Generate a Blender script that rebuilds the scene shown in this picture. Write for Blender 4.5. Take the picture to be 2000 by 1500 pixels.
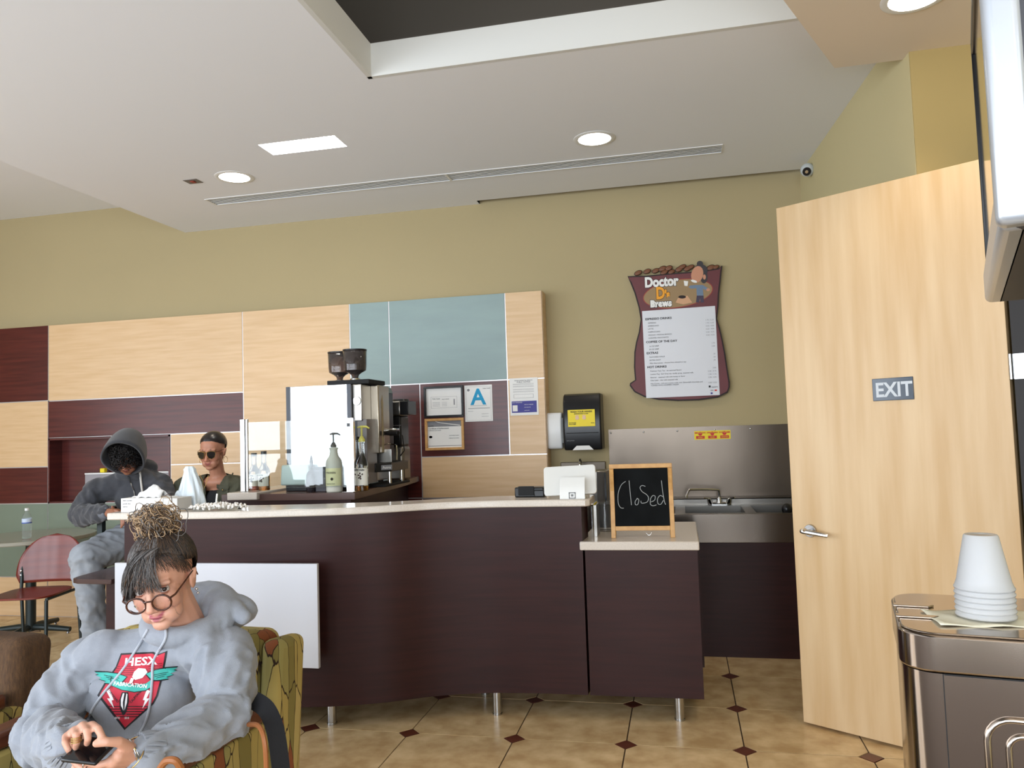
import bpy, bmesh, math, random
from mathutils import Vector, Matrix, Euler, noise
random.seed(7)
PI = math.pi
for o in list(bpy.data.objects): bpy.data.objects.remove(o)
SC = bpy.context.scene
COL = SC.collection

# ---------------------------------------------------------------- camera
YAW, PITCH, ROLL, F = .21276, .05941, -.03272, 1511.8
EYE = Vector((0, 0, 1.42))
_f = Vector((-math.sin(YAW)*math.cos(PITCH), math.cos(YAW)*math.cos(PITCH), math.sin(PITCH)))
_r0 = Vector((math.cos(YAW), math.sin(YAW), 0)); _u0 = _r0.cross(_f)
_r = _r0*math.cos(ROLL) + _u0*math.sin(ROLL); _u = -_r0*math.sin(ROLL) + _u0*math.cos(ROLL)
cam = bpy.data.objects.new('camera', bpy.data.cameras.new('camera')); COL.objects.link(cam)
cam.matrix_world = Matrix(((_r.x, _u.x, -_f.x, EYE.x), (_r.y, _u.y, -_f.y, EYE.y), (_r.z, _u.z, -_f.z, EYE.z), (0, 0, 0, 1)))
cam.data.sensor_width = 36; cam.data.lens = F*36/2000; cam.data.clip_start = .02
SC.camera = cam
def at(px, py, X=None, Y=None, Z=None, D=None):
    "measured photo position -> real point on the plane X=, Y= or Z= (metres)"
    d = _f + _r*((px-1000)/F) - _u*((py-750)/F)
    if X is not None: t = X/d.x
    elif Y is not None: t = Y/d.y
    elif Z is not None: t = (Z-1.42)/d.z
    else: t = D
    return EYE + d*t

# ---------------------------------------------------------------- world, light, exposure
W = bpy.data.worlds.new('world'); SC.world = W; W.use_nodes = True
W.node_tree.nodes['Background'].inputs[0].default_value = (.62, .75, 1, 1)
W.node_tree.nodes['Background'].inputs[1].default_value = .6
SC.view_settings.view_transform = 'Standard'; SC.view_settings.look = 'None'
SC.view_settings.gamma = 1; SC.view_settings.use_curve_mapping = False
SC.view_settings.exposure = 0.44
SC.cycles.use_denoising = True
SC.cycles.max_bounces = 8; SC.cycles.diffuse_bounces = 5; SC.cycles.sample_clamp_indirect = 6
def area(name, loc, rot, sx, sy, power, col=(1, 1, 1)):
    l = bpy.data.lights.new(name, 'AREA'); l.shape = 'RECTANGLE'; l.size = sx; l.size_y = sy; l.energy = power; l.color = col
    o = bpy.data.objects.new(name, l); COL.objects.link(o); o.location = loc; o.rotation_euler = rot
    return o
# daylight standing in the window openings of the street wall (behind) and of the left wall
DAY = (.86, .93, 1)
WIN_BACK = [(-6.9, -5.4), (-5.2, -3.7), (-3.5, -2.0), (-1.8, -.3), (-.1, 1.15)]
for a, b in WIN_BACK:
    area('window_daylight', ((a+b)/2, -3.05, 1.6), (PI/2, 0, 0), b-a, 2.5, 78, DAY)
WIN_LEFT = [(-2.6, -1.1), (-.9, .6), (.8, 2.3)]
for a, b in WIN_LEFT:
    area('window_daylight', (-7.25, (a+b)/2, 1.6), (PI/2, 0, -PI/2), b-a, 2.5, 62, DAY)

area('window_daylight', (1.62, -1.55, 1.55), (PI/2, 0, PI/2), 2.2, 2.4, 55, DAY)  # light added from the right, at an invented window, to brighten the ceiling tray

# ---------------------------------------------------------------- helpers
def lin(c):
    c = c/255
    return c/12.92 if c <= .04045 else ((c+.055)/1.055)**2.4
def rgb(r, g, b): return (lin(r), lin(g), lin(b), 1)
MATS = {}
def mat(name, col, rough=.5, metal=0, var=0, vscale=(4, 4, 4), bump=0, bscale=60, alpha=None, trans=0, ior=1.45, emit=None, estr=0, coat=0, col2=None, aniso=0, sheen=0, sss=0, noisy=4, spec=None, wear=0):
    if name in MATS: return MATS[name]
    m = bpy.data.materials.new(name); m.use_nodes = True; MATS[name] = m
    nt = m.node_tree; N = nt.nodes; L = nt.links; p = N['Principled BSDF']
    p.inputs['Base Color'].default_value = col
    p.inputs['Roughness'].default_value = rough; p.inputs['Metallic'].default_value = metal
    p.inputs['IOR'].default_value = ior
    if trans: p.inputs['Transmission Weight'].default_value = trans
    if coat: p.inputs['Coat Weight'].default_value = coat; p.inputs['Coat Roughness'].default_value = .08
    if sheen: p.inputs['Sheen Weight'].default_value = sheen
    if aniso: p.inputs['Anisotropic'].default_value = aniso
    if spec is not None: p.inputs['Specular IOR Level'].default_value = spec
    if sss:
        p.inputs['Subsurface Weight'].default_value = sss; p.inputs['Subsurface Radius'].default_value = (.012, .005, .003)
    if alpha is not None: p.inputs['Alpha'].default_value = alpha
    if emit: p.inputs['Emission Color'].default_value = emit; p.inputs['Emission Strength'].default_value = estr
    tc = N.new('ShaderNodeTexCoord'); oi = N.new('ShaderNodeObjectInfo')
    mp = N.new('ShaderNodeMapping'); L.new(tc.outputs['Object'], mp.inputs[0]); mp.inputs['Scale'].default_value = vscale
    mul = N.new('ShaderNodeVectorMath'); mul.operation = 'SCALE'; mul.inputs[0].default_value = (13, 7, 5); L.new(oi.outputs['Random'], mul.inputs['Scale'])
    L.new(mul.outputs[0], mp.inputs['Location'])
    if var or col2:
        nz = N.new('ShaderNodeTexNoise'); nz.inputs['Scale'].default_value = 1; nz.inputs['Detail'].default_value = noisy
        L.new(mp.outputs[0], nz.inputs[0])
        rp = N.new('ShaderNodeValToRGB'); L.new(nz.outputs[0], rp.inputs[0])
        c2 = col2 or tuple(c*(1-var) for c in col[:3])+(1,)
        rp.color_ramp.elements[0].position = .32; rp.color_ramp.elements[1].position = .68
        rp.color_ramp.elements[0].color = c2; rp.color_ramp.elements[1].color = col
        L.new(rp.outputs[0], p.inputs['Base Color'])
    if bump:
        nb = N.new('ShaderNodeTexNoise'); nb.inputs['Scale'].default_value = bscale; nb.inputs['Detail'].default_value = 3
        L.new(tc.outputs['Object'], nb.inputs[0])
        bp = N.new('ShaderNodeBump'); bp.inputs['Strength'].default_value = bump; bp.inputs['Distance'].default_value = .004
        L.new(nb.outputs[0], bp.inputs['Height']); L.new(bp.outputs[0], p.inputs['Normal'])
    return m
OFF = {}
def tag(o, label=None, cat=None, group=None, kind=None):
    if label: o['label'] = label
    if cat: o['category'] = cat
    if group: o['group'] = group
    if kind: o['kind'] = kind
    return o
def thing(name, label, cat, loc=(0, 0, 0), rz=0, group=None, local=False, kind=None):
    "Empty at the thing's base; children given in world coordinates unless local"
    o = bpy.data.objects.new(name, None); COL.objects.link(o)
    o.location = loc; o.rotation_euler = (0, 0, rz); o.empty_display_size = .05
    OFF[o] = Vector((0, 0, 0)) if local else Vector(loc)
    return tag(o, label, cat, group, kind)
def copy_tree(o, parent=None):
    c = o.copy(); COL.objects.link(c); c.parent = parent; OFF[c] = OFF.get(o, Vector())
    for ch in [x for x in bpy.data.objects if x.parent == o]: copy_tree(ch, c)
    return c
class MB:
    def __init__(s): s.bm = bmesh.new(); s.mi = 0
    def _fin(s, vs, M=None):
        if M is not None: bmesh.ops.transform(s.bm, matrix=M, verts=vs)
        for v in vs:
            for f in v.link_faces: f.material_index = s.mi
    def box(s, a, b, M=None):
        "corners a, b"
        vs = bmesh.ops.create_cube(s.bm, size=1)['verts']
        a = Vector(a); b = Vector(b); c = (a+b)/2; d = b-a
        for v in vs: v.co = Vector((v.co.x*d.x, v.co.y*d.y, v.co.z*d.z)) + c
        s._fin(vs, M); return s
    def cbox(s, c, d, rot=(0, 0, 0)):
        vs = bmesh.ops.create_cube(s.bm, size=1)['verts']
        M = Matrix.Translation(c) @ Euler(rot).to_matrix().to_4x4() @ Matrix.Diagonal((*d, 1))
        s._fin(vs, M); return s
    def cone(s, p, q, r1, r2=None, n=20):
        p = Vector(p); q = Vector(q); r2 = r1 if r2 is None else r2; d = q-p
        M = Matrix.Translation((p+q)/2) @ d.to_track_quat('Z', 'Y').to_matrix().to_4x4()
        vs = bmesh.ops.create_cone(s.bm, cap_ends=True, segments=n, radius1=r1, radius2=r2, depth=d.length)['verts']
        s._fin(vs, M); return s
    def ell(s, c, r, rot=(0, 0, 0), n=16):
        vs = bmesh.ops.create_uvsphere(s.bm, u_segments=n, v_segments=max(6, n//2+2), radius=1)['verts']
        if not hasattr(r, '__len__'): r = (r, r, r)
        s._fin(vs, Matrix.Translation(c) @ Euler(rot).to_matrix().to_4x4() @ Matrix.Diagonal((*r, 1))); return s
    def prism(s, pts, z0, z1, M=None):
        "polygon in xy extruded z0..z1, then M"
        lo = [s.bm.verts.new((x, y, z0)) for x, y in pts]; hi = [s.bm.verts.new((x, y, z1)) for x, y in pts]
        n = len(pts)
        s.bm.faces.new(lo[::-1]); s.bm.faces.new(hi)
        for i in range(n): s.bm.faces.new((lo[i], lo[(i+1) % n], hi[(i+1) % n], hi[i]))
        s._fin(lo+hi, M); return s
    def lathe(s, prof, c=(0, 0, 0), n=24, M=None, cap=True):
        rings = []
        allv = []
        for r, z in prof:
            ring = [s.bm.verts.new((c[0]+r*math.cos(2*PI*k/n), c[1]+r*math.sin(2*PI*k/n), c[2]+z)) for k in range(n)]
            rings.append(ring); allv += ring
        for a, b in zip(rings, rings[1:]):
            for k in range(n): s.bm.faces.new((a[k], a[(k+1) % n], b[(k+1) % n], b[k]))
        if cap:
            s.bm.faces.new(rings[0][::-1]); s.bm.faces.new(rings[-1])
        s._fin(allv, M); return s
    def tube(s, path, r, n=10, cap=True):
        "r number or list"
        P = [Vector(p) for p in path]; rs = r if hasattr(r, '__len__') else [r]*len(P)
        rings = []; allv = []; side = None
        for i, p in enumerate(P):
            t = (P[min(i+1, len(P)-1)]-P[max(i-1, 0)]).normalized()
            if side is None: side = t.orthogonal().normalized()
            else:
                side = (side - t*side.dot(t))
                side = side.normalized() if side.length > 1e-6 else t.orthogonal().normalized()
            up = t.cross(side)
            ring = [s.bm.verts.new(p + (side*math.cos(2*PI*k/n)+up*math.sin(2*PI*k/n))*rs[i]) for k in range(n)]
            rings.append(ring); allv += ring
        for a, b in zip(rings, rings[1:]):
            for k in range(n): s.bm.faces.new((a[k], a[(k+1) % n], b[(k+1) % n], b[k]))
        if cap: s.bm.faces.new(rings[0][::-1]); s.bm.faces.new(rings[-1])
        s._fin(allv); return s
    def grid(s, fn, nu, nv, closeu=False):
        g = [[s.bm.verts.new(fn(i/(nu if closeu else nu-1), j/(nv-1))) for j in range(nv)] for i in range(nu)]
        for i in range(nu if closeu else nu-1):
            for j in range(nv-1):
                k = (i+1) % nu
                s.bm.faces.new((g[i][j], g[k][j], g[k][j+1], g[i][j+1]))
        s._fin([v for r in g for v in r]); return s
    def xf(s, M): bmesh.ops.transform(s.bm, matrix=M, verts=s.bm.verts[:]); return s
    def build(s, name, m, parent=None, bevel=0, seg=2, smooth=35, label=None, cat=None, group=None, kind=None, solid=0, sub=0, dbl=False):
        if dbl: bmesh.ops.remove_doubles(s.bm, verts=s.bm.verts[:], dist=1e-5)
        bmesh.ops.recalc_face_normals(s.bm, faces=s.bm.faces[:])
        off = OFF.get(parent, Vector()) if parent is not None else None
        if off is None:
            xs = [v.co for v in s.bm.verts]
            lo = Vector([min(v[i] for v in xs) for i in range(3)]); hi = Vector([max(v[i] for v in xs) for i in range(3)])
            off = Vector(((lo.x+hi.x)/2, (lo.y+hi.y)/2, lo.z))
        bmesh.ops.translate(s.bm, vec=-off, verts=s.bm.verts[:])
        me = bpy.data.meshes.new(name); s.bm.to_mesh(me); s.bm.free()
        for mm in (m if isinstance(m, (list, tuple)) else [m]): me.materials.append(mm)
        if smooth:
            me.shade_smooth(); me.set_sharp_from_angle(angle=math.radians(smooth))
        o = bpy.data.objects.new(name, me); COL.objects.link(o)
        if parent is not None: o.parent = parent; OFF[o] = off
        else: o.location = off; OFF[o] = off
        if solid:
            d = o.modifiers.new('solid', 'SOLIDIFY'); d.thickness = solid; d.offset = 0
        if bevel:
            b = o.modifiers.new('bevel', 'BEVEL'); b.width = bevel; b.segments = seg; b.limit_method = 'ANGLE'; b.angle_limit = math.radians(50)
        if sub:
            d = o.modifiers.new('sub', 'SUBSURF'); d.levels = sub; d.render_levels = sub
        return tag(o, label, cat, group, kind)
def rounded_rect(x0, y0, x1, y1, r, n=8):
    p = []
    for cx, cy, a0 in ((x1-r, y0+r, -PI/2), (x1-r, y1-r, 0), (x0+r, y1-r, PI/2), (x0+r, y0+r, PI)):
        for k in range(n+1): a_ = a0+PI/2*k/n; p.append((cx+r*math.cos(a_), cy+r*math.sin(a_)))
    return p
def text(s, parent, m, origin, ux, uy, size, name='lettering', align='LEFT', sx=1, bold=0, depth=.0006, label=None, shear=0, valign=None):
    "lettering lying in the plane ux,uy; origin = baseline start"
    cu = bpy.data.curves.new(name, 'FONT'); cu.body = s; cu.size = size; cu.align_x = align; cu.extrude = depth; cu.offset = bold; cu.shear = shear
    cu.resolution_u = 3
    t = bpy.data.objects.new('tmp', cu); COL.objects.link(t)
    dg = bpy.context.evaluated_depsgraph_get(); me = bpy.data.meshes.new_from_object(t.evaluated_get(dg))
    bpy.data.objects.remove(t)
    ux = Vector(ux).normalized(); uy = Vector(uy).normalized(); uz = ux.cross(uy)
    M = Matrix(((ux.x*sx, uy.x, uz.x, origin[0]), (ux.y*sx, uy.y, uz.y, origin[1]), (ux.z*sx, uy.z, uz.z, origin[2]), (0, 0, 0, 1)))
    off = OFF.get(parent, Vector())
    me.transform(Matrix.Translation(-off) @ M); me.materials.clear(); me.materials.append(m)
    o = bpy.data.objects.new(name, me); COL.objects.link(o); o.parent = parent; OFF[o] = off
    if label: o['label'] = label
    return o
def texts(rows, parent, m, ux, uy, name='lettering', label=None, depth=.0004, **kw):
    "several lines joined to one lettering mesh; rows = (string, origin, size, align)"
    objs = [text(r[0], parent, m, r[1], ux, uy, r[2], align=r[3] if len(r) > 3 else 'LEFT', sx=r[4] if len(r) > 4 else 1, depth=depth, **kw) for r in rows]
    bm = bmesh.new()
    for o in objs: bm.from_mesh(o.data)
    me = bpy.data.meshes.new(name); bm.to_mesh(me); bm.free(); me.materials.append(m)
    off = OFF[objs[0]]
    for o in objs: bpy.data.objects.remove(o)
    o = bpy.data.objects.new(name, me); COL.objects.link(o); o.parent = parent; OFF[o] = off
    if label: o['label'] = label
    return o

# ---------------------------------------------------------------- materials
M_CEIL = mat('ceiling_paint', rgb(236, 238, 243), .9, bump=.02, bscale=300)
M_CEILW = mat('soffit_paint', rgb(226, 212, 194), .9)
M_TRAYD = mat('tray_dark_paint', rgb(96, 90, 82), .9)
M_OLIVE = mat('olive_wall_paint', rgb(172, 157, 120), .85, var=.03, vscale=(1, 1, 1), bump=.03, bscale=250)
M_OLIVEL = mat('pale_olive_wall_paint', rgb(196, 184, 142), .85, bump=.03, bscale=250)
M_MAPLE = mat('maple_laminate', rgb(218, 186, 146), .38, col2=rgb(208, 173, 130), vscale=(3, 3, 40), noisy=5)
M_CHERRY = mat('cherry_laminate', rgb(92, 38, 32), .3, col2=rgb(70, 27, 24), vscale=(2.5, 2.5, 45), noisy=6)
M_BLUE = mat('grey_blue_laminate', rgb(140, 160, 158), .42, col2=rgb(134, 153, 152), vscale=(2, 2, 10))
M_GREEN = mat('grey_green_laminate', rgb(118, 130, 114), .42, var=.05, vscale=(2, 2, 10))
M_ALU = mat('aluminium_reveal', rgb(200, 196, 196), .35, .6)
M_DARK = mat('dark_wenge_laminate', rgb(54, 27, 25), .36, spec=.25, col2=rgb(44, 22, 21), vscale=(3, 3, 50), noisy=6)
M_GROUT = mat('dark_grout', rgb(70, 54, 40), .9)
M_TILE = mat('beige_stone_tile', rgb(228, 200, 154), .26, col2=rgb(192, 160, 114), vscale=(9, 9, 9), noisy=8)
M_ACC = mat('brown_accent_tile', rgb(104, 56, 42), .3, var=.2, vscale=(20, 20, 20))
M_QUARTZ = mat('pale_quartz', rgb(214, 204, 192), .16, col2=rgb(200, 190, 178), vscale=(180, 180, 180))
M_STEEL = mat('brushed_steel', rgb(150, 146, 140), .3, 1, var=.12, vscale=(2, 2, 2), aniso=.3)
M_CHROME = mat('chrome', rgb(210, 210, 210), .07, 1)
M_SATIN = mat('satin_chrome', rgb(190, 190, 190), .25, 1)
M_BLACK = mat('black_plastic', rgb(22, 22, 24), .3)
M_BLACKM = mat('matt_black', rgb(18, 18, 19), .75)
M_WHITE = mat('white_plastic', rgb(226, 226, 224), .35)
M_PAPER = mat('white_paper', rgb(232, 231, 228), .7)
M_INK = mat('black_ink', rgb(35, 35, 38), .7)
M_GREYINK = mat('grey_ink', rgb(130, 130, 134), .7)
M_GLASS = mat('clear_glass', (.93, .97, .96, 1), .0, trans=1, ior=1.45)
M_CYAN = mat('cyan_ink', rgb(20, 150, 196), .6)
M_YEL = mat('yellow_print', rgb(232, 208, 30), .5)
M_RED = mat('red_print', rgb(196, 40, 34), .5)
M_NAVY = mat('navy_print', rgb(62, 60, 140), .55)
M_OAK = mat('light_oak', rgb(206, 160, 98), .45, col2=rgb(188, 140, 82), vscale=(30, 30, 30))
M_LAMP = mat('lamp_lens', rgb(255, 250, 240), .5, emit=(1, .95, .86, 1), estr=9)
M_PANEL = mat('white_gloss_board', rgb(205, 207, 214), .22)
X_, Y_, Z_ = Vector((1, 0, 0)), Vector((0, 1, 0)), Vector((0, 0, 1))

# ---------------------------------------------------------------- setting
YW, YP, ZC = 5.70, 5.55, 3.167       # olive wall, face of the panelled wall, ceiling
floor = MB().box((-7.3, -3.1, -.08), (1.9, 6.0, -.004)).build('floor', M_GROUT, kind='structure')
S = .5115; FX, FY = -.3035, 3.571; DH = .05; G = .003
def tile_poly():
    a = S-G; d = DH+G
    return [(d, G), (a-d+G, G), (a, d), (a, a-d+G), (a-d+G, a), (d, a), (G, a-d+G), (G, d)]
me_t = me_d = None
for i in range(-14, 5):
    for j in range(-6, 5):
        x, y = FX+i*S, FY+j*S
        if x > 1.4 or y > 5.6 or x+S < -7.3: continue
        if me_t is None:
            b = MB().prism(tile_poly(), -.006, 0); o = b.build('floor_tile', M_TILE, floor); me_t = o.data
            me_t.transform(Matrix.Translation(OFF[floor]))
            q = DH-G; b = MB().prism([(q, 0), (0, q), (-q, 0), (0, -q)], -.006, 0); o2 = b.build('accent_tile', M_ACC, floor); me_d = o2.data
            me_d.transform(Matrix.Translation(OFF[floor]))
        else:
            o = bpy.data.objects.new('floor_tile', me_t); o2 = bpy.data.objects.new('accent_tile', me_d)
            for k in (o, o2): COL.objects.link(k); k.parent = floor
        o.location = Vector((x, y, 0))-OFF[floor]; o2.location = o.location

# ceiling: the main sheet with openings for the tray, the lamp recess and the shadow slot
def ceiling_sheet(name, xs, ys, holes, z, m, th=.02):
    xs = sorted(set(xs)); ys = sorted(set(ys)); b = MB()
    for x0, x1 in zip(xs, xs[1:]):
        for y0, y1 in zip(ys, ys[1:]):
            cx, cy = (x0+x1)/2, (y0+y1)/2
            if any(h[0] < cx < h[1] and h[2] < cy < h[3] for h in holes): continue
            b.box((x0, y0, z), (x1, y1, z+th))
    return b.build(name, m, kind='structure', smooth=0, dbl=True)
XL = -4.0                                  # left end of the lower ceiling
TR = (-1.405, 1.25, -1.6, 3.47)            # tray opening
LP = (-2.39, -1.90, 4.11, 4.29)            # lamp recess
SL = (-1.44, .91, 5.61, 5.70)             # shadow slot at the back wall
VT = (-3.31, .335, 4.955, 5.085)
ceil = ceiling_sheet('ceiling', [XL, TR[0], TR[1], LP[0], LP[1], SL[0], SL[1], VT[0], VT[1], 1.6], [-3.0, TR[2], TR[3], LP[2], LP[3], VT[2], VT[3], SL[2], YW], [TR, LP, SL, VT], ZC, M_CEIL)
b = MB(); z1 = ZC+.165
for x0, y0, x1, y1 in ((TR[0]-.02, TR[2], TR[0]+.003, TR[3]+.02), (TR[0]-.02, TR[3]-.003, TR[1], TR[3]+.02), (TR[1]-.003, TR[2], TR[1]+.02, TR[3]), (TR[0], TR[2]-.02, TR[1], TR[2]+.003)):
    b.box((x0, y0, ZC-.001), (x1, y1, z1))
b.build('ceiling_tray_fascia', mat('tray_fascia_paint', rgb(214, 214, 210), .8), kind='structure', smooth=0)
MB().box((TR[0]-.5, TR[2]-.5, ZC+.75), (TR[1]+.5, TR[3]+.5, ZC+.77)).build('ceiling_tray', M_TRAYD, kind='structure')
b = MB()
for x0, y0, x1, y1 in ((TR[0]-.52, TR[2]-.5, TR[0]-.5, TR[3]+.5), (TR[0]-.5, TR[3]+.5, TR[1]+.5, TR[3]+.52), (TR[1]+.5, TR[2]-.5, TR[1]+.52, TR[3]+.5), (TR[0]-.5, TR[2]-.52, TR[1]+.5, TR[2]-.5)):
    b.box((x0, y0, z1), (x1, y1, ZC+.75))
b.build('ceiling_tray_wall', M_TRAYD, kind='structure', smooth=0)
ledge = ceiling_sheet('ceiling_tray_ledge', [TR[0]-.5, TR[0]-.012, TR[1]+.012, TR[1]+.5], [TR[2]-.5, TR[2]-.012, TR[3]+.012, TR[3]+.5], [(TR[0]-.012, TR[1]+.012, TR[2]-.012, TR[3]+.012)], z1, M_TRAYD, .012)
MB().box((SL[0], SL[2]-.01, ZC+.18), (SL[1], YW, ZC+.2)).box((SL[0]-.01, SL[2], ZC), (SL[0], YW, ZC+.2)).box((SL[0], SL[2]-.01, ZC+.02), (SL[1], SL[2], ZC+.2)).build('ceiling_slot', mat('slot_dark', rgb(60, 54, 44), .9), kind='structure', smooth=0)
ZH = at(0, 430, Y=YW).z
MB().box((-7.3, -3.0, ZH), (XL, YW, ZH+.02)).build('ceiling_high', M_CEIL, kind='structure')
MB().box((XL, -3.0, ZC+.02), (XL+.02, YW, ZH)).build('ceiling_step', M_CEIL, kind='structure')
# soffit at the right
ZS = 3.02
sfa = at(1630, 133, Z=ZS); sfb = at(1530, 0, Z=ZS); d = (sfb-sfa); sfc = sfb+d*1.6
MB().prism([(sfa.x, sfa.y), (sfb.x, sfb.y), (sfc.x, sfc.y), (sfc.x, -3.0), (1.75, -3.0), (1.75, sfa.y)], ZS, ZC-.002).build('ceiling_soffit', M_CEILW, kind='structure', smooth=0)
# walls
MB().box((-7.3, YW, 0), (1.6, YW+.12, 3.6)).build('wall_back', M_OLIVE, kind='structure')
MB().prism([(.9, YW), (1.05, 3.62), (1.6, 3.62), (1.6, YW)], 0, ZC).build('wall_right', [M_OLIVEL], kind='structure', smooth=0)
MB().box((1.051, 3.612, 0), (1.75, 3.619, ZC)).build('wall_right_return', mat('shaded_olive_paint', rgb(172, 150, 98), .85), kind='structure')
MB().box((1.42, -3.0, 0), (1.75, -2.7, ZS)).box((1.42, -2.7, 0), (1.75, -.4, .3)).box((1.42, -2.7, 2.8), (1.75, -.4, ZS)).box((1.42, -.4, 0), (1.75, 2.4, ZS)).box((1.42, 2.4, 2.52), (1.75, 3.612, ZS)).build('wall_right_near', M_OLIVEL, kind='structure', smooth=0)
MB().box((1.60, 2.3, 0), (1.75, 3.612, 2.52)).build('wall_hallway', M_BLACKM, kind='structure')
def window_wall(name, a0, a1, z0, z1, holes, hz, horiz, pos, th, top):
    b = MB(); cuts = sorted([a0, a1]+[v for h in holes for v in h])
    def bx(u0, u1, w0, w1):
        if horiz: b.box((u0, pos, w0), (u1, pos+th, w1))
        else: b.box((pos, u0, w0), (pos+th, u1, w1))
    bx(a0, a1, z0, hz[0]); bx(a0, a1, hz[1], top)
    for u0, u1 in zip(cuts, cuts[1:]):
        if (u0, u1) not in holes: bx(u0, u1, hz[0], hz[1])
    return b.build(name, M_OLIVE, kind='structure', smooth=0)
window_wall('wall_front', -7.3, 1.75, 0, 3, [tuple(w) for w in WIN_BACK], (.3, 2.9), True, -3.0, -.2, 3.6)
window_wall('wall_left', -3.0, YW, 0, 3, [tuple(w) for w in WIN_LEFT], (.3, 2.9), False, -7.2, -.2, 3.6)
WIN_R = True
M_MULL = mat('bronze_mullion', rgb(90, 84, 78), .4, .5)
b = MB()
for y in (-2.67, -1.55, -.43): b.box((1.52, y-.03, .3), (1.58, y+.03, 2.8))
for z in (.33, 2.1, 2.77): b.box((1.52, -2.7, z-.03), (1.58, -.4, z+.03))
b.build('window_9', M_MULL, kind='structure', smooth=0)  # unseen window added to give the light from the right a place
n = 0
for a, c in WIN_BACK:
    n += 1; b = MB()
    for x in (a+.03, (a+c)/2, c-.03): b.box((x-.03, -3.02, .3), (x+.03, -2.96, 2.9))
    for z in (.33, 1.2, 2.87): b.box((a, -3.02, z-.03), (c, -2.96, z+.03))
    b.build('window_%d' % n, M_MULL, kind='structure', smooth=0)
for a, c in WIN_LEFT:
    n += 1; b = MB()
    for y in (a+.03, (a+c)/2, c-.03): b.box((-7.22, y-.03, .3), (-7.16, y+.03, 2.9))
    for z in (.33, 1.2, 2.87): b.box((-7.22, a, z-.03), (-7.16, c, z+.03))
    b.build('window_%d' % n, M_MULL, kind='structure', smooth=0)

# ---------------------------------------------------------------- panelled feature wall
feat = thing('panelled_wall', 'feature wall of cherry, maple and grey blue laminate panels with pale metal reveals', 'wall panelling', (-3.6, YP, 0))
XR_ = at(1058, 570, Y=YP).x
gx = [at(*p, Y=YP).x for p in ((94, 700), (474, 700), (683, 650), (760, 650), (988, 650))]
gx0, gx1, gx2, gx3, gx4 = gx
zt = at(600, 600, Y=YP).z; za = at(300, 774, Y=YP).z; zb = at(300, 849, Y=YP).z; zc = at(30, 984, Y=YP).z; zb2 = at(400, 906, Y=YP).z
zd = at(860, 892, Y=YP).z; ze = at(850, 973, Y=YP).z; gn = at(333, 900, Y=YP).x; gd = at(822, 850, Y=YP).x
zl = at(40, 785, Y=YP).z; zl2 = at(40, 913, Y=YP).z; gr4 = at(994, 830, Y=YP).x; zg = at(40, 1127, Y=YP).z
RV = .004
MB().box((-7.2, YP+.003, .0), (gx0+.01, YW-.003, zt)).box((gx0, YP+.003, zb), (gn, YW-.003, zt)).box((gx0, YP+.003, 0), (gn, YW-.003, zc)).box((gn-.001, YP+.003, 0), (XR_-.004, YW-.003, zt)).build('reveal_backing', M_ALU, feat, smooth=0)
def panel(x0, x1, z0, z1, m):
    MB().box((x0+RV, YP, z0+RV), (x1-RV, YP+.0045, z1-RV)).build('panel', m, feat, bevel=.0008, seg=1)
ZP = zt+RV; XE = XR_+RV
for a in ((-7.2, -6.2), (-6.2, gx0)):
    panel(*a, zl, ZP, M_CHERRY); panel(*a, zl2, zl, M_MAPLE); panel(*a, zc, zl2, M_CHERRY); panel(*a, zg, zc, M_GREEN); panel(*a, 0, zg, M_MAPLE)
panel(gx0, gx1, za, ZP, M_MAPLE); panel(gx0, gx1, zb, za, M_CHERRY); panel(gn, gx1, zb2, zb, M_MAPLE); panel(gn, gx1, zc, zb2, M_MAPLE)
panel(gx0, gx1, zg, zc, M_GREEN); panel(gx0, gx1, 0, zg, M_MAPLE)
panel(gx1, gx2, zc, ZP, M_MAPLE); panel(gx2, gx3, za, ZP, M_BLUE); panel(gx3, gx4, za, ZP, M_BLUE)
panel(gx2, gx3, zc, za, M_BLUE); panel(gx3, gd, zc, za, M_CHERRY); panel(gd, gr4, zd, za, M_CHERRY)
panel(gx4 if False else gr4, XE, zd, za, M_MAPLE); panel(gx4, XE, za, ZP, M_MAPLE)
panel(gd, XE, ze, zd, M_MAPLE); panel(gd, XE, 0, ze, M_CHERRY); panel(gx1, gd, 0, zc, M_CHERRY)
MB().box((XR_-.004, YP-.0, 0), (XR_+.001, YW-.003, zt)).build('end_panel', M_MAPLE, feat)
b = MB(); D = YW-.006; t = .014
b.box((gx0+RV, D-.01, zc), (gn-RV, D, zb)).box((gx0+RV, YP-.002, zc), (gx0+RV+t, D, zb)).box((gn-RV-t, YP-.002, zc), (gn-RV, D, zb)).box((gx0+RV, YP-.002, zc), (gn-RV, D, zc+t)).box((gx0+RV, YP-.002, zb-t-RV), (gn-RV, D, zb-RV))
b.build('niche', M_CHERRY, feat, smooth=0)

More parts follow.
